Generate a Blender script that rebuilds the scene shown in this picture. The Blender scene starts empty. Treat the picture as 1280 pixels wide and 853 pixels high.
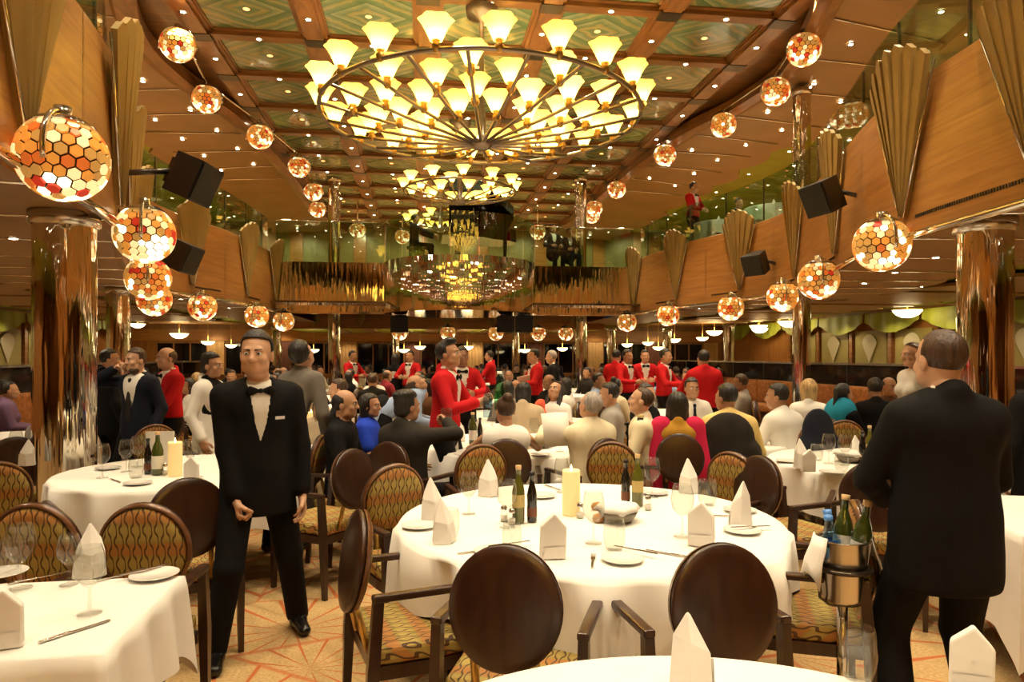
import bpy, bmesh, math, random
import numpy as np
from mathutils import Vector, Matrix
random.seed(7)
PI = math.pi
S = bpy.context.scene
COL = S.collection
# ---------------------------------------------------------------- camera
F_PX, HOR, CAM_H = 853.0, 445.0, 1.58
YAW = math.radians(7.55)                 # camera turned right of the room's long axis (+Y)
SN, CS = math.sin(YAW), math.cos(YAW)
cd = bpy.data.cameras.new('camera'); cam = bpy.data.objects.new('camera', cd); COL.objects.link(cam)
cd.sensor_width = 36.0; cd.lens = 36.0 * F_PX / 1280.0
cd.shift_y = (HOR - 426.5) / 1280.0
cd.clip_start = 0.05; cd.clip_end = 200
cam.location = (0, 0, CAM_H); cam.rotation_euler = (PI / 2, 0, -YAW)
S.camera = cam
# ---------------------------------------------------------------- world, exposure
w = bpy.data.worlds.new('night'); S.world = w; w.use_nodes = True
w.node_tree.nodes['Background'].inputs[0].default_value = (0.004, 0.006, 0.012, 1)
w.node_tree.nodes['Background'].inputs[1].default_value = 1.0
S.view_settings.view_transform = 'Standard'
S.view_settings.look = 'None'
S.view_settings.exposure = 0.45
S.view_settings.gamma = 1.0
S.view_settings.use_curve_mapping = False
S.cycles.max_bounces = 7; S.cycles.diffuse_bounces = 3; S.cycles.glossy_bounces = 4
S.cycles.transparent_max_bounces = 16; S.cycles.sample_clamp_indirect = 4.0
S.cycles.caustics_reflective = False; S.cycles.caustics_refractive = False
LIGHT = 1.0          # master for every lamp in the room
WARM = (1.0, 0.80, 0.53)

def WP(px, zc, z=0.0):
    """photo column px at camera depth zc -> room point"""
    xc = (px - 640.0) / F_PX * zc
    return Vector((zc * SN + xc * CS, zc * CS - xc * SN, z))
def WZ(py, zc): return CAM_H - (py - HOR) / F_PX * zc
def proj(p):
    zc = p[0] * SN + p[1] * CS; xc = p[0] * CS - p[1] * SN
    return 640 + F_PX * xc / zc, HOR - F_PX * (p[2] - CAM_H) / zc, zc
FACE_CAM = PI - YAW                      # rotation about z that makes a +Y-facing thing face the camera
def toward(a, b): return math.atan2(-(b[0] - a[0]), b[1] - a[1])   # rz turning +Y from a to b

# ---------------------------------------------------------------- tagging
def tag(o, label=None, cat=None, group=None, kind=None):
    if label: o['label'] = label
    if cat: o['category'] = cat
    if group: o['group'] = group
    if kind: o['kind'] = kind
    return o
def empty(name, loc=(0, 0, 0), rz=0.0):
    o = bpy.data.objects.new(name, None); COL.objects.link(o)
    o.location = loc; o.rotation_euler = (0, 0, rz); o.empty_display_size = .1
    return o
def copy_tree(o, parent=None):
    c = o.copy(); COL.objects.link(c); c.parent = parent
    for ch in list(o.children): copy_tree(ch, c)
    return c
# ---------------------------------------------------------------- mesh builder
class MB:
    def __init__(s): s.v = []; s.f = []; s.m = []; s.sm = []; s.uv = {}
    def add(s, vs, fs, mi=0, smooth=False):
        b = len(s.v); s.v += [tuple(x) for x in vs]
        for f in fs: s.f.append(tuple(i + b for i in f)); s.m.append(mi); s.sm.append(smooth)
        return s
    def box(s, c, d, mi=0, M=None):
        x, y, z = d[0] / 2, d[1] / 2, d[2] / 2
        vs = [Vector((sx * x, sy * y, sz * z)) for sz in (-1, 1) for sx, sy in ((-1, -1), (1, -1), (1, 1), (-1, 1))]
        if M is not None: vs = [M @ v for v in vs]
        vs = [v + Vector(c) for v in vs]
        return s.add(vs, [(3, 2, 1, 0), (4, 5, 6, 7), (0, 1, 5, 4), (1, 2, 6, 5), (2, 3, 7, 6), (3, 0, 4, 7)], mi)
    def hexa(s, vs, mi=0):
        return s.add(vs, [(3, 2, 1, 0), (4, 5, 6, 7), (0, 1, 5, 4), (1, 2, 6, 5), (2, 3, 7, 6), (3, 0, 4, 7)], mi)
    def tube(s, pts, r, n=8, mi=0, cap=True, closed=False, smooth=True):
        pts = [Vector(p) for p in pts]; k = len(pts)
        rs = r if isinstance(r, (list, tuple)) else [r] * k
        b = len(s.v); up = None; rings = []
        for i, p in enumerate(pts):
            t = (pts[(i + 1) % k] - pts[i - 1]) if closed else (pts[min(i + 1, k - 1)] - pts[max(i - 1, 0)])
            t.normalize()
            if up is None: up = Vector((0, 0, 1)) if abs(t.z) < .9 else Vector((1, 0, 0))
            a = t.cross(up); a.normalize(); c = a.cross(t); up = c
            rings.append([p + (a * math.cos(q) + c * math.sin(q)) * rs[i] for q in [2 * PI * j / n for j in range(n)]])
        vs = [v for ri in rings for v in ri]; fs = []
        for i in range(k if closed else k - 1):
            i2 = (i + 1) % k
            for j in range(n):
                fs.append((i * n + j, i * n + (j + 1) % n, i2 * n + (j + 1) % n, i2 * n + j))
        if cap and not closed:
            fs.append(tuple(range(n - 1, -1, -1))); fs.append(tuple((k - 1) * n + j for j in range(n)))
        return s.add(vs, fs, mi, smooth)
    def lathe(s, prof, n=20, mi=0, c=(0, 0, 0), smooth=True, a0=0, a1=2 * PI, wob=None):
        full = abs(a1 - a0 - 2 * PI) < 1e-6; k = n if full else n + 1
        vs = []
        for r, z in prof:
            for j in range(k):
                q = a0 + (a1 - a0) * j / n; rr = r * (wob(q, z) if wob else 1)
                vs.append((c[0] + rr * math.cos(q), c[1] + rr * math.sin(q), c[2] + z))
        fs = []
        for i in range(len(prof) - 1):
            for j in range(n):
                j2 = (j + 1) % k
                fs.append((i * k + j, i * k + j2, (i + 1) * k + j2, (i + 1) * k + j))
        return s.add(vs, fs, mi, smooth)
    def prism(s, outline, z0, z1, mi=0, M=None):
        n = len(outline)
        vs = [Vector((p[0], p[1], z0)) for p in outline] + [Vector((p[0], p[1], z1)) for p in outline]
        if M is not None: vs = [M @ v for v in vs]
        fs = [tuple(range(n - 1, -1, -1)), tuple(range(n, 2 * n))] + [(i, (i + 1) % n, n + (i + 1) % n, n + i) for i in range(n)]
        return s.add(vs, fs, mi)
    def strip(s, rows, mi=0, smooth=True):
        n = len(rows[0]); vs = [v for r in rows for v in r]
        fs = [(i * n + j, i * n + j + 1, (i + 1) * n + j + 1, (i + 1) * n + j) for i in range(len(rows) - 1) for j in range(n - 1)]
        return s.add(vs, fs, mi, smooth)
    def mesh(s, name, mats, uvfn=None):
        me = bpy.data.meshes.new(name); me.from_pydata(s.v, [], s.f)
        for m in (mats if isinstance(mats, (list, tuple)) else [mats]): me.materials.append(m)
        if len(s.f) == len(me.polygons):
            me.polygons.foreach_set('material_index', s.m); me.polygons.foreach_set('use_smooth', s.sm)
        if uvfn:
            uv = me.uv_layers.new(name='UVMap')
            for l in me.loops: uv.data[l.index].uv = uvfn(me.vertices[l.vertex_index].co)
        me.update(); return me
    def build(s, name, mats, parent=None, uvfn=None):
        return link(name, s.mesh(name, mats, uvfn), parent)
def link(name, me, parent=None, loc=None, rot=None):
    o = bpy.data.objects.new(name, me); COL.objects.link(o)
    if parent: o.parent = parent
    if loc is not None: o.location = loc
    if rot is not None: o.rotation_euler = rot
    return o
def bevel(o, w=.006, seg=2):
    m = o.modifiers.new('bevel', 'BEVEL'); m.width = w; m.segments = seg; m.limit_method = 'ANGLE'; return o
# ---------------------------------------------------------------- materials
MATS = {}
def nt(name):
    m = bpy.data.materials.new(name); m.use_nodes = True; MATS[name] = m
    t = m.node_tree; return m, t, t.nodes['Principled BSDF'], t.nodes['Material Output']
def N(t, kind, **kw):
    n = t.nodes.new(kind)
    for k, v in kw.items():
        if k in n.inputs: n.inputs[k].default_value = v
        else: setattr(n, k, v)
    return n
def ramp(t, fac, stops, interp='LINEAR'):
    r = t.nodes.new('ShaderNodeValToRGB'); r.color_ramp.interpolation = interp
    el = r.color_ramp.elements
    while len(el) < len(stops): el.new(.5)
    for e, (p, c) in zip(el, stops): e.position = p; e.color = (*c, 1)
    t.links.new(fac, r.inputs[0]); return r.outputs[0]
def M(name, col, rough=.5, metal=0., vary=0., scale=8., bump=0., coat=0., stretch=(1, 1, 1), emit=None, es=0., spec=.5):
    if name in MATS: return MATS[name]
    m, t, b, o = nt(name)
    b.inputs['Roughness'].default_value = rough; b.inputs['Metallic'].default_value = metal
    b.inputs['Base Color'].default_value = (*col, 1); b.inputs['Coat Weight'].default_value = coat
    b.inputs['Specular IOR Level'].default_value = spec
    if vary or bump:
        tc = N(t, 'ShaderNodeTexCoord'); mp = N(t, 'ShaderNodeMapping'); mp.inputs['Scale'].default_value = stretch
        t.links.new(tc.outputs['Object'], mp.inputs[0])
        ns = N(t, 'ShaderNodeTexNoise', Scale=scale, Detail=4.0); t.links.new(mp.outputs[0], ns.inputs['Vector'])
        if vary:
            lo = tuple(c * (1 - vary) for c in col); hi = tuple(min(1, c * (1 + vary)) for c in col)
            t.links.new(ramp(t, ns.outputs['Fac'], [(.3, lo), (.7, hi)]), b.inputs['Base Color'])
        if bump:
            bp = N(t, 'ShaderNodeBump', Strength=bump, Distance=.02); t.links.new(ns.outputs['Fac'], bp.inputs['Height'])
            t.links.new(bp.outputs[0], b.inputs['Normal'])
    if emit: b.inputs['Emission Color'].default_value = (*emit, 1); b.inputs['Emission Strength'].default_value = es
    return m
def emis(name, col, s, light=True):
    if name in MATS: return MATS[name]
    m, t, b, o = nt(name)
    b.inputs['Base Color'].default_value = (*col, 1); b.inputs['Roughness'].default_value = .35
    b.inputs['Emission Color'].default_value = (*col, 1); b.inputs['Emission Strength'].default_value = s
    if not light: m.cycles.emission_sampling = 'NONE'
    return m
def glassy(name, tint, refl=.5, rough=.02):
    """thin clear glass: see-through, mirror-like at grazing angles"""
    if name in MATS: return MATS[name]
    m, t, b, o = nt(name); t.nodes.remove(b)
    tr = N(t, 'ShaderNodeBsdfTransparent'); tr.inputs[0].default_value = (*tint, 1)
    gl = N(t, 'ShaderNodeBsdfGlossy'); gl.inputs['Roughness'].default_value = rough
    fr = N(t, 'ShaderNodeLayerWeight', Blend=.5); pw = N(t, 'ShaderNodeMath', operation='POWER'); pw.inputs[1].default_value = 4.0; mx = N(t, 'ShaderNodeMixShader')
    t.links.new(fr.outputs['Facing'], pw.inputs[0])
    ma = N(t, 'ShaderNodeMath', operation='MULTIPLY_ADD'); ma.inputs[1].default_value = .55; ma.inputs[2].default_value = refl
    t.links.new(pw.outputs[0], ma.inputs[0]); t.links.new(ma.outputs[0], mx.inputs[0])
    t.links.new(tr.outputs[0], mx.inputs[1]); t.links.new(gl.outputs[0], mx.inputs[2]); t.links.new(mx.outputs[0], o.inputs[0])
    return m
def wood(name, c0, c1, rough=.35, coat=.3, scale=3., stretch=(1, 1, 6), coord='Object'):
    if name in MATS: return MATS[name]
    m, t, b, o = nt(name)
    tc = N(t, 'ShaderNodeTexCoord'); mp = N(t, 'ShaderNodeMapping'); mp.inputs['Scale'].default_value = stretch
    t.links.new(tc.outputs[coord], mp.inputs[0])
    ns = N(t, 'ShaderNodeTexNoise', Scale=scale, Detail=6.0, Distortion=.6); t.links.new(mp.outputs[0], ns.inputs['Vector'])
    t.links.new(ramp(t, ns.outputs['Fac'], [(.3, c0), (.7, c1)]), b.inputs['Base Color'])
    b.inputs['Roughness'].default_value = rough; b.inputs['Coat Weight'].default_value = coat; b.inputs['Coat Roughness'].default_value = .15
    return m
wood('panel_wood', (.40, .165, .035), (.56, .26, .065), .38, .25, 2.2, (.6, .6, 9))
wood('beam_wood', (.17, .07, .022), (.34, .155, .05), .3, .3, 2., (4, 1, 8))
wood('cross_wood', (.14, .058, .018), (.28, .125, .04), .3, .3, 2., (1, 4, 8))
wood('chair_wood', (.020, .007, .004), (.042, .015, .007), .30, .18, 4., (6, 6, 1))
wood('wall_wood', (.26, .10, .025), (.42, .19, .055), .4, .2, 1.5, (3, 3, .6))
M('fan_gold', (.38, .25, .07), .5, .1, .10, 3.)
M('soffit', (.29, .165, .065), .42, 0, .12, 1.2)
M('chrome', (.78, .76, .72), .07, 1.0, 0, 2.5)
M('steel', (.62, .58, .52), .22, 1.0)
M('dark_metal', (.10, .085, .07), .3, .8)
M('antique_brass', (.55, .36, .12), .3, .9)
M('pewter', (.36, .32, .27), .3, .9)
M('black', (.006, .006, .007), .4)
M('piano_black', (.004, .004, .004), .08, 0, 0, 1, 0, 1.0)
M('grille', (.012, .012, .013), .75)
M('cloth_white', (.84, .82, .77), .85, 0, .03, 5., .15)
M('napkin', (.86, .83, .77), .8, 0, .03, 9., .1)
M('china', (.86, .84, .79), .15, 0, 0, 1, 0, .5)
M('cove_green', (.30, .33, .04), .5, 0, .12, 1.3)
M('olive_wall', (.30, .25, .075), .45, 0, .18, 1.2)
M('dark_night', (.003, .004, .007), .05)
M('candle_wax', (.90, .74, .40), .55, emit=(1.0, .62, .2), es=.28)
M('bread', (.50, .24, .06), .7, 0, .2, 20.)
M('booth', (.42, .17, .05), .7, 0, .35, 14.)
M('curtain', (.62, .38, .14), .8, 0, .1, 3.)
M('drape_brown', (.16, .06, .03), .8)
M('paper', (.85, .82, .74), .8)
M('water_label', (.10, .30, .75), .4)
M('gold_label', (.55, .42, .15), .5)
M('cork', (.62, .42, .20), .8)
glassy('rail_glass', (.72, .86, .74), .12)
glassy('clear_glass', (.95, .955, .94), .06)
glassy('wine_green', (.16, .24, .06), .05)
glassy('water_plastic', (.62, .76, .86), .06)
glassy('green_plastic', (.40, .70, .50), .06)
M('oil_glass', (.10, .10, .012), .08, 0, 0, 1, 0, .6)
M('vinegar_glass', (.010, .008, .006), .08, 0, 0, 1, 0, .6)
M('wine_bottle', (.05, .07, .012), .08, 0, 0, 1, 0, .6)
# polished, slightly dented chrome cladding (columns, end balcony)
def rippled(name, col, scale, stretch, strength, rough):
    m, t, b, o = nt(name)
    b.inputs['Base Color'].default_value = (*col, 1); b.inputs['Metallic'].default_value = 1; b.inputs['Roughness'].default_value = rough
    tc = N(t, 'ShaderNodeTexCoord'); mp = N(t, 'ShaderNodeMapping'); mp.inputs['Scale'].default_value = stretch
    t.links.new(tc.outputs['Object'], mp.inputs[0])
    ns = N(t, 'ShaderNodeTexNoise', Scale=scale, Detail=1.5); t.links.new(mp.outputs[0], ns.inputs['Vector'])
    bp = N(t, 'ShaderNodeBump', Strength=strength, Distance=.05); t.links.new(ns.outputs['Fac'], bp.inputs['Height'])
    t.links.new(bp.outputs[0], b.inputs['Normal'])
rippled('column_chrome', (.86, .82, .72), 9., (2.2, 2.2, .16), .30, .05)
rippled('mirror_band', (.86, .83, .76), 6., (2.0, 2.0, .22), .16, .03)
# chair upholstery: wavy lens pattern in gold, olive, rust
def fabric():
    m, t, b, o = nt('chair_fabric')
    tc = N(t, 'ShaderNodeTexCoord'); sp = N(t, 'ShaderNodeSeparateXYZ'); t.links.new(tc.outputs['UV'], sp.inputs[0])
    def mth(op, a, bb=None, c=None):
        n = N(t, 'ShaderNodeMath', operation=op)
        for i, q in enumerate((a, bb, c)):
            if q is None: continue
            if isinstance(q, (int, float)): n.inputs[i].default_value = q
            else: t.links.new(q, n.inputs[i])
        return n.outputs[0]
    x, y = sp.outputs[0], sp.outputs[1]
    wob = mth('MULTIPLY', mth('SINE', mth('MULTIPLY', y, 62.)), mth('SINE', mth('MULTIPLY', x, 130.)))
    v = mth('SINE', mth('ADD', mth('MULTIPLY', x, 260.), mth('MULTIPLY', wob, 2.6)))
    band = mth('ADD', mth('MULTIPLY', mth('SINE', mth('MULTIPLY', y, 44.)), .5), .5)
    base = ramp(t, band, [(.25, (.42, .31, .08)), (.5, (.34, .27, .06)), (.78, (.42, .19, .045))])
    li = ramp(t, v, [(.0, (.60, .46, .15)), (.30, (.42, .31, .08)), (.5, (.10, .05, .02))])
    mx = N(t, 'ShaderNodeMix', data_type='RGBA'); mx.inputs[0].default_value = .5
    r2 = ramp(t, v, [(.0, (0, 0, 0)), (.45, (0, 0, 0)), (.75, (1, 1, 1))])
    t.links.new(r2, mx.inputs[0]); t.links.new(base, mx.inputs[6]); t.links.new(li, mx.inputs[7])
    mx2 = N(t, 'ShaderNodeMix', data_type='RGBA'); t.links.new(ramp(t, v, [(.5, (0, 0, 0)), (.56, (1, 1, 1)), (.72, (1, 1, 1)), (.78, (0, 0, 0))]), mx2.inputs[0])
    t.links.new(mx.outputs[2], mx2.inputs[6]); mx2.inputs[7].default_value = (.045, .025, .01, 1)
    t.links.new(mx2.outputs[2], b.inputs['Base Color']); b.inputs['Roughness'].default_value = .7
fabric()
# carpet: tan with rust lines radiating in fans
def carpet():
    m, t, b, o = nt('carpet')
    tc = N(t, 'ShaderNodeTexCoord')
    vo = N(t, 'ShaderNodeTexVoronoi', Scale=1.0); t.links.new(tc.outputs['Object'], vo.inputs['Vector'])
    sb = N(t, 'ShaderNodeVectorMath', operation='SUBTRACT'); t.links.new(tc.outputs['Object'], sb.inputs[0]); t.links.new(vo.outputs['Position'], sb.inputs[1])
    sp = N(t, 'ShaderNodeSeparateXYZ'); t.links.new(sb.outputs[0], sp.inputs[0])
    an = N(t, 'ShaderNodeMath', operation='ARCTAN2'); t.links.new(sp.outputs[1], an.inputs[0]); t.links.new(sp.outputs[0], an.inputs[1])
    fr = N(t, 'ShaderNodeMath', operation='MULTIPLY'); t.links.new(an.outputs[0], fr.inputs[0]); fr.inputs[1].default_value = 14.0
    si = N(t, 'ShaderNodeMath', operation='SINE'); t.links.new(fr.outputs[0], si.inputs[0])
    ln = ramp(t, si.outputs[0], [(.90, (0, 0, 0)), (.97, (1, 1, 1))])
    ed = N(t, 'ShaderNodeTexVoronoi', Scale=1.0, feature='DISTANCE_TO_EDGE'); t.links.new(tc.outputs['Object'], ed.inputs['Vector'])
    el = ramp(t, ed.outputs['Distance'], [(.004, (.7, .7, .7)), (.010, (0, 0, 0))])
    mxm = N(t, 'ShaderNodeMix', data_type='RGBA', blend_type='LIGHTEN'); mxm.inputs[0].default_value = 1
    t.links.new(ln, mxm.inputs[6]); t.links.new(el, mxm.inputs[7])
    ns = N(t, 'ShaderNodeTexNoise', Scale=60., Detail=4.); t.links.new(tc.outputs['Object'], ns.inputs['Vector'])
    base = ramp(t, ns.outputs['Fac'], [(.3, (.40, .25, .10)), (.7, (.58, .40, .18))])
    mx = N(t, 'ShaderNodeMix', data_type='RGBA'); t.links.new(mxm.outputs[2], mx.inputs[0]); t.links.new(base, mx.inputs[6]); mx.inputs[7].default_value = (.46, .12, .03, 1)
    t.links.new(mx.outputs[2], b.inputs['Base Color']); b.inputs['Roughness'].default_value = .95
carpet()
# ceiling mural glass: muted green and tan diamonds
def mural():
    m, t, b, o = nt('mural')
    tc = N(t, 'ShaderNodeTexCoord')
    ns = N(t, 'ShaderNodeTexNoise', Scale=3.5, Detail=5.); t.links.new(tc.outputs['Object'], ns.inputs['Vector'])
    sp = N(t, 'ShaderNodeSeparateXYZ'); t.links.new(tc.outputs['Object'], sp.inputs[0])
    def mth(op, a, c=None):
        n = N(t, 'ShaderNodeMath', operation=op)
        for k, q in enumerate((a, c)):
            if q is None: continue
            if isinstance(q, (int, float)): n.inputs[k].default_value = q
            else: t.links.new(q, n.inputs[k])
        return n.outputs[0]
    d = mth('ADD', mth('MULTIPLY', mth('ABSOLUTE', sp.outputs[0]), 1.15), mth('MULTIPLY', mth('ABSOLUTE', sp.outputs[1]), 1.6))
    fr = mth('FRACT', mth('MULTIPLY', d, 1.5))
    v = mth('ADD', mth('MULTIPLY', fr, .7), mth('MULTIPLY', ns.outputs['Fac'], .45))
    c = ramp(t, v, [(.25, (.10, .17, .09)), (.48, (.17, .24, .13)), (.50, (.34, .32, .15)), (.66, (.24, .25, .11)), (.68, (.12, .20, .12)), (.9, (.30, .34, .20))])
    t.links.new(c, b.inputs['Base Color']); b.inputs['Roughness'].default_value = .14; b.inputs['Coat Weight'].default_value = .5
mural()
# lamps
def shade_mat():
    m, t, b, o = nt('amber_shade')
    b.inputs['Base Color'].default_value = (.95, .62, .12, 1); b.inputs['Roughness'].default_value = .4
    tl = N(t, 'ShaderNodeBsdfTranslucent'); tl.inputs[0].default_value = (1, .70, .16, 1)
    mx = N(t, 'ShaderNodeMixShader'); mx.inputs[0].default_value = .75
    em = N(t, 'ShaderNodeEmission', Strength=1.0 * LIGHT); em.inputs[0].default_value = (1., .58, .09, 1)
    ad = N(t, 'ShaderNodeAddShader')
    t.links.new(b.outputs[0], mx.inputs[1]); t.links.new(tl.outputs[0], mx.inputs[2])
    t.links.new(mx.outputs[0], ad.inputs[0]); t.links.new(em.outputs[0], ad.inputs[1]); t.links.new(ad.outputs[0], o.inputs[0])
    m.cycles.emission_sampling = 'NONE'
shade_mat()
emis('bulb', (1., .80, .42), 75. * LIGHT)
emis('down_lens', (1., .86, .62), 30., False)
emis('amber_lens', (1., .35, .10), 3., False)
emis('bowl_glow', (1., .78, .40), 9.0 * LIGHT)
emis('flame', (1., .72, .25), 12., False)
TILES = [emis('tile_cream', (1., .70, .32), .75), emis('tile_white', (1., .84, .50), 2.2), emis('tile_amber', (.85, .34, .05), .42),
         emis('tile_gold', (.70, .38, .09), .30), emis('tile_orange', (.8, .18, .025), .36), emis('tile_red', (.7, .045, .02), .30)]
M('lead', (.05, .028, .012), .4, .6)
SKIN = [M('skin_%s' % n, c, .48, 0, .08, 14.) for n, c in (('fair', (.62, .36, .22)), ('tan', (.50, .27, .15)), ('olive', (.42, .22, .12)), ('brown', (.28, .135, .07)))]
HAIR = {k: M('hair_' + k, c, .5, 0, .45, 55., .6, 0, (1, 1, .15)) for k, c in dict(black=(.010, .008, .007), brown=(.05, .024, .012), grey=(.36, .33, .30), blond=(.50, .34, .15), white=(.62, .58, .50)).items()}
M('eye_white', (.75, .72, .68), .2); M('iris', (.02, .012, .008), .15); M('lips', (.42, .15, .11), .45)
CLOTH = {}
def cloth(n, c, rough=.8):
    if n not in CLOTH: CLOTH[n] = M('cloth_' + n, c, rough, 0, .10, 9., .55, 0, (1, 1, .45), spec=.12)
    return CLOTH[n]
for n_, c_ in dict(black=(.008, .008, .009), navy=(.013, .015, .026), charcoal=(.028, .025, .022), greyb=(.16, .145, .125), red=(.50, .012, .016), shirt=(.80, .77, .70), cream=(.74, .66, .46),
                   yellow=(.72, .54, .20), pink=(.72, .03, .10), coral=(.75, .13, .07), blue=(.02, .06, .55), skyblue=(.27, .36, .55), teal=(.02, .26, .44), beige=(.52, .42, .28),
                   white=(.78, .74, .66), maroon=(.20, .02, .03), purple=(.20, .12, .22), green=(.10, .16, .08), brown=(.16, .08, .04), gold=(.55, .30, .04), grey=(.30, .28, .25)).items(): cloth(n_, c_)
# ================================================================ the room
X0 = 1.0
ORD = ['first', 'second', 'third', 'fourth', 'fifth', 'sixth', 'seventh', 'eighth', 'ninth', 'tenth', 'eleventh', 'twelfth', 'thirteenth', 'fourteenth', 'fifteenth', 'sixteenth', 'seventeenth', 'eighteenth', 'nineteenth', 'twentieth', 'twenty first', 'twenty second', 'twenty third', 'twenty fourth']
_cy = [-9, 0, 4.4, 6.3, 8.6, 11.2, 13.0, 14.6, 17.6, 21]
_cw = [3.0, 3.0, 3.35, 3.62, 4.45, 5.3, 5.25, 4.85, 4.6, 4.55]
def hw(Y):
    """half width of the two-storey opening at Y (smooth)"""
    ys = _cy
    i = max(0, min(len(ys) - 2, next((k for k in range(len(ys) - 1) if Y < ys[k + 1]), len(ys) - 2)))
    y0, y1 = ys[i], ys[i + 1]; p0, p1 = _cw[i], _cw[i + 1]
    def sl(k):
        if k <= 0 or k >= len(ys) - 1: return 0
        return (_cw[k + 1] - _cw[k - 1]) / (ys[k + 1] - ys[k - 1])
    t = (Y - y0) / (y1 - y0); h = y1 - y0
    return (2*t**3-3*t*t+1)*p0 + (t**3-2*t*t+t)*h*sl(i) + (-2*t**3+3*t*t)*p1 + (t**3-t*t)*h*sl(i+1)
def edge(sg, Y, off=0.0, z=0.0):
    d = (hw(Y + .05) - hw(Y - .05)) / .1; L = math.hypot(1, d)
    return Vector((X0 + sg * (hw(Y) + off / L), Y - off * d / L, z))
def tangent(sg, Y):
    t = edge(sg, Y + .05) - edge(sg, Y - .05); return t.normalized()
def solve_px(sg, px, off, lo, hi):
    best = min((abs(proj(edge(sg, lo + (hi - lo) * k / 400, off, 2.5))[0] - px), lo + (hi - lo) * k / 400) for k in range(401))
    return best[1]
YA, YB = -11.0, 31.0
UF = 3.85      # upper deck floor
# floor
f = MB().box((X0, 10, -.05), (30, 43, .1)).build('floor', MATS['carpet']); tag(f, 'tan carpet with rust coloured lines radiating in fans', 'floor', kind='structure')
# lower walls
for sg, nm in ((-1, 'left'), (1, 'right')):
    o = MB().box((X0 + sg * 13.3, 10, 1.5), (.2, 43, 3.0)).build('wall_' + nm, MATS['wall_wood'])
    tag(o, 'warm wood panelled wall far on the %s beyond the booths' % nm, 'wall', kind='structure')
    for k in range(9):                       # framed panes with a pale shell motif
        y = 8.6 + k * 1.9
        pn = MB().box((X0 + sg * 13.16, y, 1.75), (.05, 1.5, 1.25)).build('panel', MATS['olive_wall'], o)
        sh = MB().prism([(0, -.42)] + [(.36 * math.sin(a), .12 + .36 * math.cos(a)) for a in [-1.35 + 2.7 * q / 12 for q in range(13)]][::-1], 0, .02, 0,
                        Matrix.Translation((X0 + sg * 13.11, y, 1.78)) @ Matrix(((0, 0, -sg, 0), (1, 0, 0, 0), (0, 1, 0, 0), (0, 0, 0, 1))))
        sh.build('shell_motif', MATS['china'] if False else M('etched', (.52, .47, .30), .4), pn)
        MB().box((X0 + sg * 13.14, y + .95, 1.5), (.10, .16, 2.6)).build('stile', MATS['beam_wood'], o)
    for k in range(9):                        # scalloped olive valances
        y0 = 7.6 + k * 2.5; n = 12
        rows = [[(X0 + sg * (12.95 - .04 * math.sin(q * 2.1)), y0 + 2.4 * q / n, 2.9) for q in range(n + 1)],
                [(X0 + sg * (12.93 - .04 * math.sin(q * 2.1)), y0 + 2.4 * q / n, 2.62 - .34 * math.sin(PI * q / n)) for q in range(n + 1)]]
        MB().strip(rows).build('valance', MATS['cove_green'], o)
# back wall with night windows
wb = MB().box((X0, YB + .1, 1.5), (30, .2, 3.0)).build('wall_back', MATS['wall_wood']); tag(wb, 'far wood wall holding the dark night windows', 'wall', kind='structure')
for k in range(9):
    xc = X0 - 11.2 + k * 2.8
    wdw = MB().box((xc, YB - .03, 1.45), (2.0, .06, 1.35)).build('window_%d' % (k + 1), MATS['dark_night']); tag(wdw, 'dark night window, %s from the left along the far wall' % ORD[k], 'window', kind='structure')
    fr = MB()
    for dx in (-1.02, -.34, .34, 1.02): fr.box((xc + dx, YB - .08, 1.45), (.05, .06, 1.4))
    fr.box((xc, YB - .08, 2.15), (2.1, .06, .06)).box((xc, YB - .08, .76), (2.1, .06, .06))
    fr.build('window_frame', MATS['wall_wood'], wdw)
    c = MB(); n = 14
    for s_, mm in ((1, 'curtain'),):
        rows = [[(xc + 1.05 + .7 * q / n, YB - .14 + .035 * math.sin(q * 2.2), z) for q in range(n + 1)] for z in (.1, 2.2)]
        c.strip(rows)
    c.build('curtain', MATS['curtain' if k % 2 == 0 else 'drape_brown'], wb)
MB().box((X0, YB - .05, 2.48), (28, .12, .5)).build('pelmet', MATS['panel_wood'], wb)
wr = MB().box((X0, YA - .1, 3.4), (30, .2, 7.0)).build('wall_rear', MATS['panel_wood']); tag(wr, 'wood wall behind the viewer', 'wall', kind='structure')
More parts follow.
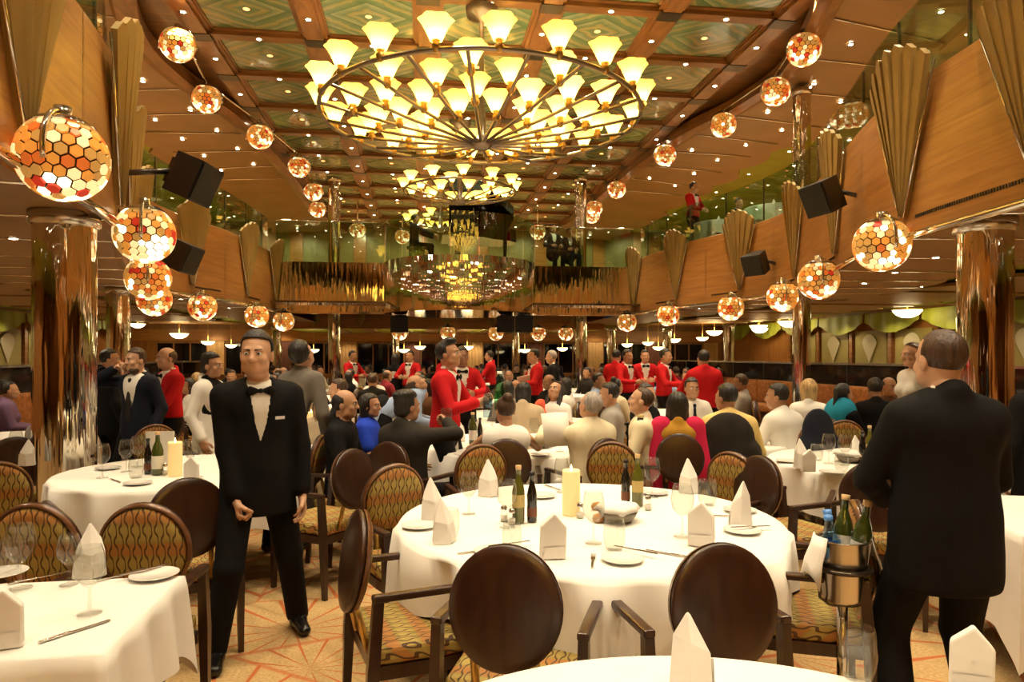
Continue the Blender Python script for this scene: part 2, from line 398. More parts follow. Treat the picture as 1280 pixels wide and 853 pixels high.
# ---- balcony slabs, undersides, upper soffits on both sides
def ys(a, b, st): n = max(2, int((b - a) / st)); return [a + (b - a) * k / n for k in range(n + 1)]
def wavy(Y, base, amp=.22, per=1.35): return base + amp * abs(math.sin(Y * PI / per)) + .12 * math.sin(Y * 1.1)
for sg, nm in ((-1, 'left'), (1, 'right')):
    yy = ys(YA, 24., .22)
    # slab between decks
    rows = [[edge(sg, y, .05, UF), (X0 + sg * 14, y, UF), (X0 + sg * 14, y, 3.05), edge(sg, y, .05, 3.05)] for y in yy]
    o = MB().strip(rows, 0, False).build('floor_upper_' + nm, MATS['carpet']); tag(o, 'upper deck floor on the %s side' % nm, 'floor', kind='structure')
    # wooden underside by the opening, wavy outer rim
    rows = [[edge(sg, y, .0, 2.72), (X0 + sg * (hw(y) + wavy(y, 2.3)), y, 2.76), (X0 + sg * (hw(y) + wavy(y, 2.3)), y, 2.84)] for y in yy]
    o = MB().strip(rows, 0, False).build('ceiling_under_balcony_' + nm, MATS['soffit']); tag(o, 'tan ceiling under the %s balcony with a wavy rim' % nm, 'ceiling', kind='structure')
    for k in range(16):
        y = -1 + k * 1.18; a = edge(sg, y, .05, 2.717); b_ = Vector((X0 + sg * (hw(y) + 2.3), y + .25 * math.sin(k), 2.755))
        MB().tube([a, b_], .012, 6).build('joint_strip', MATS['chrome'], o)
    # green ceiling beyond
    rows = [[(X0 + sg * (hw(y) + 1.8), y, 3.0), (X0 + sg * 13.3, y, 3.0)] for y in ys(YA, YB, 1.)]
    o = MB().strip(rows, 0, False).build('ceiling_lower_' + nm, MATS['cove_green']); tag(o, 'olive green lower ceiling on the %s over the booths' % nm, 'ceiling', kind='structure')
    for k in range(7):                        # second, lower wavy tier
        y0 = 6 + k * 3.4
        pts = [(X0 + sg * (8.6 + .25 * math.sin(q)), y0 + 3.0 * q / 12) for q in range(13)] + [(X0 + sg * (11.6 + .3 * math.sin(q * 1.3)), y0 + 3.0 - 3.0 * q / 12) for q in range(13)]
        if sg < 0: pts = pts[::-1]
        MB().prism(pts, 2.88, 2.94).build('ceiling_tier', MATS['soffit'], o)
    # upper soffit
    rows = [[edge(sg, y, -.02, 6.75), edge(sg, y, -.02, 6.55), edge(sg, y, .22, 6.51), edge(sg, y, .30, 6.59), (X0 + sg * (hw(y) + wavy(y, 2.6, .35, 1.7)), y, 6.45), (X0 + sg * (hw(y) + wavy(y, 2.6, .35, 1.7)), y, 6.55)] for y in yy + ys(24.2, 28, .4)]
    o = MB().strip(rows, 0, False).build('ceiling_upper_' + nm, MATS['soffit']); tag(o, 'tan upper soffit with wavy rim along the %s of the coffered ceiling' % nm, 'ceiling', kind='structure')
    rows = [[edge(sg, y, -.04, 6.77), edge(sg, y, -.06, 6.53), edge(sg, y, .10, 6.47), edge(sg, y, .24, 6.51)] for y in yy + ys(24.2, 28, .4)]
    MB().strip(rows, 0, False).build('cornice', MATS['beam_wood'], o)
    for k in range(14):
        y = 3 + k * 1.3
        MB().tube([edge(sg, y, .3, 6.575), (X0 + sg * (hw(y) + 2.3), y + .2 * math.sin(k * 1.7), 6.46)], .012, 6).build('joint_strip', MATS['chrome'], o)
    rows = [[(X0 + sg * (hw(y) + 1.8), y, 6.85), (X0 + sg * 11.2, y, 6.85)] for y in ys(YA, 28, 1.)]
    o2 = MB().strip(rows, 0, False).build('ceiling_cove_' + nm, MATS['cove_green']); tag(o2, 'olive green upper cove ceiling on the %s' % nm, 'ceiling', kind='structure')
    o = MB().box((X0 + sg * 11.2, 9, 5.3), (.2, 40, 3.3)).build('wall_upper_' + nm, MATS['olive_wall']); tag(o, 'olive upper deck wall on the %s' % nm, 'wall', kind='structure')
    for k in range(9):
        MB().box((X0 + sg * 11.05, 4 + k * 2.5, 5.3), (.1, .5, 2.9)).build('pilaster', MATS['panel_wood'], o)
# ---- coffered ceiling
PX_, PY_ = 1.81, 1.62
cz = 6.85
ceil = MB().box((X0, 9., cz + .05), (14, 41, .1)).build('ceiling', MATS['cross_wood']); tag(ceil, 'coffered ceiling of wood beams around green mural panels', 'ceiling', kind='structure')
NB = 24; Y00 = -9.52
pm = MB().box((0, 0, 0), (PX_ - .44, PY_ - .34, .03)).mesh('panel', MATS['mural'])
nm_ = MB().box((0, 0, 0), (.34, .26, .03)).mesh('beam_node', MATS['dark_metal'])
for i in range(NB):
    for j in range(5): link('panel', pm, ceil, (X0 + (j - 2) * PX_, Y00 + (i + .5) * PY_, cz - .02))
for j in range(6):
    x = X0 + (j - 2.5) * PX_
    b = MB().box((x, Y00 + NB * PY_ / 2, cz - .07), (.28, NB * PY_ + .3, .14)).box((x, Y00 + NB * PY_ / 2, cz - .045), (.40, NB * PY_ + .3, .09)).box((x, Y00 + NB * PY_ / 2, cz - .03), (.47, NB * PY_ + .3, .06))
    b.build('beam', MATS['beam_wood'], ceil)
for i in range(NB + 1):
    y = Y00 + i * PY_
    MB().box((X0, y, cz - .06), (5 * PX_ + .3, .20, .12)).box((X0, y, cz - .03), (5 * PX_ + .3, .34, .06)).build('cross_beam', MATS['cross_wood'], ceil)
    for j in range(6): link('beam_node', nm_, ceil, (X0 + (j - 2.5) * PX_, y, cz - .135))
o = MB().box((X0, 28.6, 5.3), (24, .2, 3.3)).build('wall_upper_back', MATS['olive_wall']); tag(o, 'olive upper deck wall behind the grand piano', 'wall', kind='structure')
for k in range(8): MB().box((X0 - 8.5 + k * 2.5, 28.45, 5.3), (.5, .1, 2.9)).build('pilaster', MATS['panel_wood'], o)
# ---- end balcony (mirror clad) with the rounded piano stage
YE = 17.6; WE = hw(YE); RB = 1.95; XB = 1.0
rows = []
sl = MB().box((X0, 23.0, UF - .38), (2 * WE + .5, 10.6, .76)); o = sl.build('floor_upper_end', MATS['carpet']); tag(o, 'upper deck floor behind the piano stage', 'floor', kind='structure')
st = MB().lathe([(.01, 0), (RB, 0), (RB - .1, .76), (.01, .76)], 32, 0, (XB, YE + .15, UF - .76), False).build('stage', MATS['carpet'], o)
un = MB().box((X0, 20.6, 2.90), (2 * WE + .4, 7.0, .05)).build('ceiling_under_stage', M('dark_mirror', (.22, .19, .15), .10, .9)); tag(un, 'dark mirrored ceiling under the end balcony', 'ceiling', kind='structure')
eb = empty('wall_balcony_end', (0, 0, 0)); tag(eb, 'mirror clad front of the end balcony below the piano', 'wall', kind='structure')
m_ = MB(); k0 = XB - RB * .985; 
MB().box(((X0 - WE + k0) / 2, YE, 3.30), (k0 - (X0 - WE), .06, 1.26)).build('mirror_panel', MATS['mirror_band'], eb)
k1 = XB + RB * .985
MB().box(((X0 + WE + k1) / 2, YE, 3.30), (X0 + WE - k1, .06, 1.26)).build('mirror_panel', MATS['mirror_band'], eb)
for k in range(7):
    a0, a1 = PI + PI * k / 7 + .004, PI + PI * (k + 1) / 7 - .004
    MB().lathe([(RB, 2.66), (RB, 3.93), (RB - .05, 3.93)], 8, 0, (XB, YE + .15, 0), True, a0, a1).build('mirror_panel', MATS['mirror_band'], eb)
MB().lathe([(RB - .06, 2.64), (RB + .03, 2.64), (RB + .03, 2.70), (RB - .06, 2.70)], 40, 0, (XB, YE + .15, 0), False, PI, 2 * PI).build('trim', MATS['chrome'], eb)
for xa, xb in ((X0 - WE, k0), (k1, X0 + WE)): MB().box(((xa + xb) / 2, YE - .02, 2.66), (xb - xa, .1, .05)).build('trim', MATS['chrome'], eb)
# soffit closing the underside of the round stage
MB().lathe([(.01, 2.67), (RB - .02, 2.67)], 32, 0, (XB, YE + .15, 0), False).build('underside', MATS['dark_mirror'], eb)
# wood band with fans below and behind the stage
bd = MB().box((X0, 23.9, 2.76), (11, .1, .50)).build('wall_band', MATS['panel_wood']); tag(bd, 'wood band with small fans seen under the end balcony', 'wall', kind='structure')
lowc = MB().box((X0, 27.6, 2.62), (12, 7.2, .05)).build('ceiling_back', MATS['cove_green']); tag(lowc, 'olive green low ceiling before the far windows', 'ceiling', kind='structure')
for k in range(8): MB().box((X0 - 4.2 + k * 1.2, 27.5, 2.58), (.5, 6.5, .04)).build('ceiling_tier', MATS['soffit'], lowc)
# ---- balcony fascias with wood panels, vents and gold fans
def fan(parent, Mx, L=1.52, half=.36, nb=7, edge_strip=True):
    """pleated fan standing on its tip: local x along the wall, y out of the wall, z up"""
    o = empty('fan'); o.parent = parent; o.matrix_local = Mx
    for k in range(nb):
        a0 = -half + 2 * half * k / nb; a1 = -half + 2 * half * (k + 1) / nb; am = (a0 + a1) / 2
        c0, c1 = math.cos(a0 / half * 1.35), math.cos(a1 / half * 1.35)
        y0t, y1t = .05 + .13 * c0 + .022, .05 + .13 * c1
        l = L * (1.0 - .10 * (am / half) ** 2)
        r0 = .10; th = .05
        def P(a, r, y): return Vector((r * math.sin(a), y * (.25 + .75 * r / L), r * math.cos(a)))
        vs = [P(a0, r0, y0t), P(a1, r0, y1t), P(a1, l - .015, y1t), P(am, l + .05, (y0t + y1t) / 2), P(a0, l, y0t)]
        ws = [v - Vector((0, th, 0)) for v in vs]; n = len(vs)
        MB().add(vs + ws, [tuple(range(n)), tuple(range(2 * n - 1, n - 1, -1))] + [(i + n, (i + 1) % n + n, (i + 1) % n, i) for i in range(n)]).build('fan_blade', MATS['fan_gold'], o)
    if edge_strip:
        for s_ in (-1, 1):
            MB().tube([(s_ * .03, .03, .08), (s_ * (L * .9) * math.sin(half + .03), .03, L * .9 * math.cos(half + .03))], .012, 6).build('edge_strip', MATS['chrome'], o)
    return o
def wall_frame(sg, Y, off, z):
    n = tangent(sg, Y); inw = Vector((-n.y, n.x, 0)) if sg > 0 else Vector((n.y, -n.x, 0))
    p = edge(sg, Y, off, z); x = inw.cross(Vector((0, 0, 1)))
    x = Vector((inw.y, -inw.x, 0))
    return Matrix(((x.x, inw.x, 0, p.x), (x.y, inw.y, 0, p.y), (0, 0, 1, p.z), (0, 0, 0, 1)))
LORB = {-1: [(58, 185, 4.38), (193, 293, 6.3), (197, 348, 8.4), (205, 375, 11.0), (253, 384, None), (321, 395, None), (373, 405, None)],
        1: [(1102, 306, None), (1023, 350, None), (978, 371, None), (913, 385, None), (835, 394, None), (774, 403, None)]}
FASC = {}
ORBS = []
for sg, nm in ((-1, 'left'), (1, 'right')):
    root = empty('wall_balcony_' + nm); tag(root, 'wood balcony front with gold fans on the %s side' % nm, 'wall', kind='structure'); FASC[sg] = root
    oy = []
    for px, py, Y in LORB[sg]:
        if Y is None: Y = solve_px(sg, px, -.22, 4.5 if sg > 0 else 11.6, 17.5)
        oy.append(Y); p = edge(sg, Y, -.22); zc = p.x * SN + p.y * CS
        ORBS.append((sg, Y, Vector((p.x, p.y, max(2.44, min(2.76, WZ(py, zc))))), 'low'))
    FY = sorted(oy + ([2.4, .4] if sg < 0 else [4.3, 2.4, .4]))
    y = -6.0
    bounds = [-9.0, -7, -5, -3, -1.2] + FY + [17.65]
    for a, b in zip(bounds[:-1], bounds[1:]):
        n = max(1, round((b - a) / 1.15))
        for q in range(n):
            ya, yb = a + (b - a) * q / n + .006, a + (b - a) * (q + 1) / n - .006
            rows = [[edge(sg, t, .04, 2.70), edge(sg, t, 0, 2.72), edge(sg, t, .0, 4.10), edge(sg, t, .06, 4.13), edge(sg, t, .10, 4.13), edge(sg, t, .10, 2.70)] for t in ys(ya, yb, .12)]
            pn = MB().strip(rows, 0, False).build('wood_panel', MATS['panel_wood'], root)
            vb = MB()
            for j in range(int((yb - ya) / .03) - 8):
                t = ya + .12 + j * .03; c = edge(sg, t, -.003, 2.86); ang = math.atan2(tangent(sg, t).y, tangent(sg, t).x)
                vb.box(c, (.014, .010, .032), 0, Matrix.Rotation(ang, 3, 'Z'))
            if vb.v and a > 1 and q % 2 == 0: vb.build('vent_slots', MATS['black'], pn)
    for Yf in FY: fan(root, wall_frame(sg, Yf, -.01, 2.80), 1.62)
    yy = ys(-9, 17.4, .25)
    MB().tube([edge(sg, t, -.05, 2.68) for t in yy], .035, 8).build('chrome_rail', MATS['chrome'], root)
    # ---- glass railing
    gr = empty('glass_railing'); tag(gr, 'green tinted glass railing above the %s wood balcony front' % nm, 'railing')
    for k in range(18):
        ya, yb = -3 + k * 1.18, -3 + (k + 1) * 1.18 - .02
        if ya > 17.2: break
        yb = min(yb, 17.5)
        rows = [[edge(sg, t, .16, 3.87), edge(sg, t, .16, 4.98)] for t in ys(ya, yb, .3)]
        rw2 = [[edge(sg, t, .175, 3.87), edge(sg, t, .175, 4.98)] for t in ys(ya, yb, .3)]
        MB().strip(rows, 0, False).strip(rw2, 0, False).build('pane', MATS['rail_glass'], gr)
        MB().box(edge(sg, ya - .01, .18, 4.42), (.025, .025, 1.12)).build('post', MATS['dark_metal'], gr)
# end balcony glass
gr = empty('glass_railing'); tag(gr, 'glass railing around the piano stage above the mirror front', 'railing')
for k in range(9):
    a0, a1 = PI + PI * k / 9 + .006, PI + PI * (k + 1) / 9 - .006
    MB().lathe([(RB - .03, 3.93), (RB - .03, 4.95)], 6, 0, (XB, YE + .15, 0), True, a0, a1).lathe([(RB - .045, 3.93), (RB - .045, 4.95)], 6, 0, (XB, YE + .15, 0), True, a0, a1).build('pane', MATS['rail_glass'], gr)
for xa, xb in ((X0 - WE, k0), (k1, X0 + WE)):
    for q in range(2):
        x_0 = xa + (xb - xa) * q / 2 + .01; x_1 = xa + (xb - xa) * (q + 1) / 2 - .01
        MB().box(((x_0 + x_1) / 2, YE, 4.44), (x_1 - x_0, .015, 1.02)).build('pane', MATS['rail_glass'], gr)
        MB().tube([(x_0, YE, 4.96), (x_1, YE, 4.96)], .018, 6).build('handrail', MATS['chrome'], gr)
for k in range(7): fan(bd, Matrix.Translation((X0 - 4.6 + k * 1.5, 23.83, 2.52)) @ Matrix.Rotation(PI, 4, 'Z'), .5, .5, 5, False)
# ---- chrome columns
def column(px, zc, r, z1, label, z0=0.0):
    p = WP(px, zc); o = empty('chrome_column', (p.x, p.y, z0)); tag(o, label, 'column')
    MB().lathe([(r, .05), (r, z1 - z0 - .06)], 32).build('shaft', MATS['column_chrome'], o)
    MB().lathe([(r, 0), (r + .03, 0), (r + .03, .08), (r, .09)], 32).build('base_ring', MATS['steel'], o)
    MB().lathe([(r, z1 - z0 - .12), (r + .03, z1 - z0 - .10), (r + .03, z1 - z0), (r, z1 - z0)], 32).build('capital_ring', MATS['steel'], o)
    return o
column(81, 5.5, .225, 2.73, 'thick chrome column at the left edge under the honeycomb globe')
column(1231, 5.75, .205, 2.73, 'thick chrome column at right behind the man in black suit')
column(1002, 12.6, .16, 6.5, 'tall chrome column on the right beside the small speaker')
column(148, 11.5, .18, 2.74, 'chrome column far left behind the man on the phone')
column(418, 19.6, .17, 6.7, 'tall chrome column left of the piano stage')
column(726, 19.6, .17, 6.7, 'tall chrome column right of the piano stage')
for px, zc, q in ((645, 27, 'below the piano stage beside a red waiter'), (764, 25, 'far right of the piano stage'), (834, 26, 'under the right balcony, farthest of its row'), (911, 22, 'under the right balcony behind the red waiter'), (346, 24, 'far left behind the grey suit'), (495, 28, 'far back left of the red waiter with bottles')):
    column(px, zc, .16, 2.62, 'slim far chrome column ' + q)
# ---- booth dividers and banquettes
def divider(xw, ya, yb, side, label):
    o = empty('booth_divider', (xw, (ya + yb) / 2, 0)); tag(o, label, 'divider'); L = yb - ya
    MB().box((0, 0, .5), (.12, L, 1.0)).build('base_panel', MATS['wall_wood'], o)
    n = max(2, int(L / 1.6))
    for k in range(n): MB().box((0, -L / 2 + (k + .5) * L / n, 1.2), (.03, L / n - .03, .40)).build('pane', M('smoked', (.035, .028, .02), .06, .3), o)
    MB().box((0, 0, 1.42), (.09, L, .04)).build('top_rail', MATS['steel'], o)
    for k in range(n + 1): MB().box((0, -L / 2 + k * L / n, 1.2), (.05, .03, .42)).build('post', MATS['dark_metal'], o)
    b = empty('banquette', (xw + side * .38, (ya + yb) / 2, 0)); tag(b, 'rust patterned banquette along ' + label[label.index('the'):], 'banquette')
    for k in range(n):
        bevel(MB().box((0, -L / 2 + (k + .5) * L / n, .40), (.55, L / n - .02, .16)).build('seat', MATS['booth'], b), .04)
        bevel(MB().box((-side * .24, -L / 2 + (k + .5) * L / n, .74), (.14, L / n - .02, .54)).build('backrest', MATS['booth'], b), .05)
    MB().box((0, 0, .16), (.5, L, .32)).build('plinth', MATS['chair_wood'], b)
divider(8.2, 7.4, 22, -1, 'smoked glass divider with chrome rail on the right of the hall')
divider(-6.2, 7.4, 22, 1, 'smoked glass divider with chrome rail on the left of the hall')
# ================================================================ lamps
# ---- honeycomb globes
def dual_cells(sub, R, shrink=.87, th=.014):
    bm = bmesh.new(); bmesh.ops.create_icosphere(bm, subdivisions=sub, radius=1.0)
    cells = []
    for v in bm.verts:
        c = v.co.normalized()
        pts = [f.calc_center_median().normalized() for f in v.link_faces]
        a = pts[0] - c * pts[0].dot(c); a.normalize(); b = c.cross(a)
        pts.sort(key=lambda p: math.atan2((p - c).dot(b), (p - c).dot(a)))
        cells.append((c, [(c + (p - c) * shrink) for p in pts]))
    bm.free(); return cells
CELLS = dual_cells(3, 1.0)
def tile_geo(mb, c, poly, R, mi):
    n = len(poly)
    inner = [p.normalized() * (R - .008) for p in poly]; outer = [(c + (p - c) * .9).normalized() * (R + .004) for p in poly]
    mb.add(inner + outer, [tuple(range(n, 2 * n))] + [(i, (i + 1) % n, n + (i + 1) % n, n + i) for i in range(n)], mi)
def tile_pick(rng, z):
    r = rng.random()
    if z < -.35 and r < .5: return 1 if r < .24 else 0
    return rng.choices(range(6), (17, 6, 33, 26, 13, 5))[0]
R_ORB = .25
def orb_core():
    return MB().lathe([(max(.001, (R_ORB - .010) * math.sin(PI * k / 12)), -(R_ORB - .010) * math.cos(PI * k / 12)) for k in range(13)], 20).mesh('lattice', MATS['lead'])
core_me = orb_core()
joined = []
for s_ in range(4):
    rng = random.Random(50 + s_); mb = MB()
    for c, p in CELLS: tile_geo(mb, c, p, R_ORB, tile_pick(rng, c.z))
    joined.append(mb.mesh('glass_tiles', TILES))
hood_me = MB().lathe([(R_ORB + .012) * 1 and ((R_ORB + .014) * math.sin(a), (R_ORB + .014) * math.cos(a)) for a in [.02 + .72 * k / 6 for k in range(7)]], 20).lathe([(.05, R_ORB), (.05, R_ORB + .06), (.001, R_ORB + .07)], 12).mesh('hood', MATS['chrome'])
yoke_me = MB().tube([((R_ORB + .028) * math.cos(a), 0, (R_ORB + .028) * math.sin(a)) for a in [-.25 + (PI + .5) * k / 20 for k in range(21)]], .016, 8).mesh('yoke', MATS['chrome'])
def globe(loc, rz, label, seed, tiles, group, wallpt=None, cap=True):
    o = empty('globe_lamp', loc, rz); tag(o, label, 'lamp', group)
    link('lattice', core_me, o)
    if tiles:
        rng = random.Random(seed)
        for c, p in CELLS:
            if c.z > .86: continue
            mb = MB(); mi = tile_pick(rng, c.z); tile_geo(mb, c, p, R_ORB, 0); mb.build('glass_tile', TILES[mi], o)
    else:
        t = link('glass_tiles', joined[seed % 4], o); t['kind'] = 'stuff'
    link('hood', hood_me, o); link('yoke', yoke_me, o)
    if wallpt is not None:
        q = Vector(wallpt) - Vector(loc); q.rotate(Matrix.Rotation(-rz, 3, 'Z'))
        MB().tube([(0, 0, R_ORB + .03), q * .5 + Vector((0, 0, .16)), q], .022, 8).build('bracket', MATS['chrome'], o)
    return o
wl = {-1: ['nearest and largest, at the left edge before the chrome column', 'second from the left edge, by the narrow fan', 'third on the left, just below the second speaker', 'fourth on the left, lowest of the tight cluster', 'fifth on the left, under a wide fan', 'sixth on the left, above the walking man in tuxedo', 'seventh on the left, near the mirror front'],
      1: ['nearest on the right, by the large fan', 'second on the right, beside the tall chrome column', 'third on the right balcony', 'fourth on the right, under the small speaker', 'fifth on the right balcony', 'sixth on the right, nearest the mirror front']}
cnt = {-1: 0, 1: 0}
for sg, Y, p, _ in ORBS:
    k = cnt[sg]; cnt[sg] += 1
    globe(p, math.atan2(tangent(sg, Y).y, tangent(sg, Y).x), 'honeycomb glass globe lamp, ' + wl[sg][k], 100 + k + (20 if sg > 0 else 0),
          (sg, k) in ((-1, 0), (-1, 1), (1, 0), (-1, 2)), 'globe lamps along the balcony fronts', edge(sg, Y, 0, 2.72))
UORB = {-1: [(222, 50), (258, 120), (325, 171), (374, 209), (392, 240), (397, 262)], 1: [(1005, 5), (969, 87), (905, 142), (831, 184), (771, 218), (743, 246)]}
UORBP = {}
for sg in (-1, 1):
    pts = []
    for k, (px, py) in enumerate(UORB[sg]):
        Y = solve_px(sg, px, -.05, 8.0 if sg > 0 else 9.4, 23.); 
        if k == 5: Y = 20.5 if sg < 0 else Y
        if sg < 0: Y = 0
        else: Y = solve_px(1, px, -.05, 8.0, 22.)
        p = edge(sg, Y, -.05) if sg > 0 else WP(px, [10.4, 12.6, 14.2, 17.0, 19.4, 21.8][k]); zc = p.x * SN + p.y * CS; z = max(6.08, min(6.32, WZ(py, zc)))
        p.z = z; pts.append(p)
        globe(p, 0, 'honeycomb glass globe lamp under the upper ceiling, %s of the %s row' % (['nearest', 'second', 'third', 'fourth', 'fifth', 'farthest'][k], 'left' if sg < 0 else 'right'), k, False, 'globe lamps under the upper ceiling edge', (p.x, p.y, 6.5))
    tr = MB().tube([p + Vector((0, 0, .30)) for p in pts], .02, 8).build('lamp_track', MATS['chrome']); tag(tr, 'chrome track joining the upper globe lamps on the %s' % ('left' if sg < 0 else 'right'), 'lamp track')
for k, px in enumerate((500, 560, 621, 676, 712)):
    p = WP(px, 23.4); globe((p.x, 23.55, 2.36), 0, 'small far globe lamp under the wood band, %s from the left' % ORD[k], k, False, 'globe lamps under the end balcony', (p.x, 23.9, 2.6))
# upper-level far globes seen through the piano glass
for k, (px, py, zc) in enumerate(((447, 288, 22.5), (672, 290, 22.5), (503, 296, 24), (740, 270, 23))):
    p = WP(px, zc, WZ(py, zc)); globe(p, 0, 'far upper deck globe lamp %s' % ('left of the piano', 'right of the piano', 'behind the pianist', 'behind the right tall column')[k], k, False, 'globe lamps on the upper deck', (p.x, p.y, 6.7))
# ---- chandeliers
def shade_mesh(h, r0, r1):
    mb = MB(); n = 24
    def wob(q, z): t = max(0, (z - .3 * h) / (.7 * h)); return 1 + .09 * t * t * math.cos(6 * q)
    prof = [(r0 * .55, 0), (r0, .02 * h), (r0 * 1.25, .2 * h), (r0 + (r1 - r0) * .45, .5 * h), (r0 + (r1 - r0) * .78, .8 * h), (r1 * 1.04, h)]
    mb.lathe(prof, n, 0, wob=wob); return mb.mesh('shade', MATS['amber_shade'])
def chandelier(px, zc, z_rim, R, drop, spokes, rows, ss, label, z_top):
    c = WP(px, zc, z_rim - drop); o = empty('chandelier', c); tag(o, label, 'chandelier', 'chandeliers')
    MB().tube([(R * math.cos(a), R * math.sin(a), drop) for a in [2 * PI * k / 72 for k in range(72)]], .026 * ss + .006, 8, closed=True).build('rim', MATS['pewter'], o)
    MB().lathe([(.001, -.06), (.10, -.05), (.16, 0), (.16, .06), (.10, .10), (.06, .16), (.06, .5)], 20).lathe([(.06, .16), (.035, .6), (.035, z_top - c.z - .2), (.22, z_top - c.z - .12), (.24, z_top - c.z)], 16).build('hub', MATS['pewter'], o)
    sh = shade_mesh(.245 * ss, .072 * ss, .19 * ss)
    sk = MB().lathe([(.001, -.11), (.03, -.10), (.055, -.06), (.055, -.02), (.035, 0), (.05, .03), (.045, .05)], 12).mesh('socket', MATS['antique_brass'])
    if ss != 1:
        for v in sk.vertices: v.co *= ss
    bu = MB().lathe([(.001, 0), (.035 * ss, .03 * ss), (.04 * ss, .07 * ss), (.02 * ss, .11 * ss), (.001, .12 * ss)], 10).mesh('bulb', MATS['bulb'])
    def lamp(x, y, z):
        s = link('socket', sk, o, (x, y, z)); link('shade', sh, s, (0, 0, .03 * ss)); link('bulb', bu, s, (0, 0, .05 * ss))
    for k in range(spokes):
        a = 2 * PI * (k + .5) / spokes; ca, sa = math.cos(a), math.sin(a)
        MB().tube([(.12 * ca, .12 * sa, .02), (R * .5 * ca, R * .5 * sa, drop * .42), (R * ca, R * sa, drop)], .020 * ss + .004, 8).build('spoke', MATS['pewter'], o)
        for fr in rows[k % len(rows)]:
            t = fr; zz = drop * (.84 * t if t < .5 else .42 + 1.16 * (t - .5)); lamp(R * t * ca, R * t * sa, zz + .07 * ss)
        a = 2 * PI * k / spokes; lamp(R * math.cos(a), R * math.sin(a), drop + .07 * ss)
    return o
chandelier(602, 10.1, 5.09, 2.32, .40, 20, [(.80, .52), (.66, .36)], 1.0, 'huge round chandelier of amber tulip shades, largest and nearest', 6.72)
chandelier(575, 15.0, 5.18, 1.22, .22, 12, [(.72,), (.5,)], .72, 'smaller chandelier of amber tulip shades above the piano', 6.72)
chandelier(551, 20.5, 5.55, 1.0, .2, 10, [(.66,), ()], .72, 'farthest chandelier of amber tulip shades behind the pianist', 6.81)
chandelier(640 - F_PX * math.tan(YAW) + 120, -4.2, 5.0, 1.9, .34, 14, [(.8, .5), (.65, .35)], 1.0, 'added unseen chandelier of amber tulip shades behind the viewer, for reflections', 6.72)  # out of view, added to light the chrome and fill its reflections
# ---- bowl lamps
BW = [(172, 405, 18), (224, 417, 22), (260, 427, 16), (289, 431, 14), (525, 433, 14), (584, 433, 16), (656, 437, 13), (703, 435, 13), (784, 430, 14), (810, 428, 14),
      (843, 424, 16), (893, 414, 20), (878, 422, 15), (956, 407, 22), (978, 411, 20), (1060, 402, 28), (1182, 388, 34), (505, 437, 12), (392, 437, 12), (823, 434, 13)]
bm_ = MB().lathe([(.001, -.16), (.10, -.15), (.2, -.10), (.26, -.03), (.275, 0)], 24).mesh('bowl', MATS['bowl_glow'])
rm_ = MB().tube([(.28 * math.cos(a), .28 * math.sin(a), .005) for a in [2 * PI * k / 24 for k in range(24)]], .016, 6, closed=True).lathe([(.001, -.20), (.02, -.185), (.02, -.155)], 8).mesh('rim', MATS['antique_brass'])
for k, (px, py, s_) in enumerate(BW):
    zc = min(27., F_PX * 1.26 / (HOR - py)); p = WP(px, zc, WZ(py, zc)); sc_ = max(.8, min(1.5, s_ * zc / F_PX / .55)); p.x = max(X0 - 12.2, min(X0 + 12.2, p.x))
    o = empty('bowl_lamp', p); tag(o, 'glowing glass bowl lamp, %s from the left under the low ceilings' % ORD[sorted(q[0] for q in BW).index(px)], 'lamp', 'bowl lamps under the low ceilings')
    link('bowl', bm_, o); link('rim', rm_, o)
    o.scale = (sc_,) * 3
    zt = (2.59 if abs(p.x - X0) < 6 else 2.99) if p.y > 24 else (2.99 if abs(p.x - X0) > hw(p.y) + 2.9 else 2.78)
    MB().tube([(0, 0, 0), (0, 0, max(.05, zt - p.z) / sc_)], .014, 6).build('rod', MATS['antique_brass'], o)
# ---- recessed downlights
rim_d = MB().lathe([(.035, 0), (.06, -.006), (.065, .0), (.065, .01)], 14).mesh('trim_ring', MATS['steel'])
len_d = MB().lathe([(.001, -.002), (.036, -.002)], 14).mesh('lens', MATS['down_lens'])
len_a = MB().lathe([(.001, -.002), (.05, -.002)], 14).mesh('lens', MATS['amber_lens'])
SPOT = {}
def spot_data(e, ang, blend=.6):
    k = (e, ang)
    if k not in SPOT:
        l = bpy.data.lights.new('downlight_beam', 'SPOT'); l.energy = e * LIGHT; l.spot_size = ang; l.spot_blend = blend; l.color = WARM; l.shadow_soft_size = .07; SPOT[k] = l
    return SPOT[k]
def downlight(p, label, group, e=0, ang=1.7, amber=False, aim=None, scale=1.0):
    o = empty('downlight', p); tag(o, label, 'downlight', group); o.scale = (scale,) * 3
    link('trim_ring', rim_d, o); link('lens', len_a if amber else len_d, o)
    if e:
        s = bpy.data.objects.new('downlight_beam', spot_data(e, ang)); COL.objects.link(s); s.parent = o; s.location = (0, 0, -.03)
        if aim is not None: s.rotation_euler = (Vector(aim) - Vector(p)).to_track_quat('-Z', 'Y').to_euler()
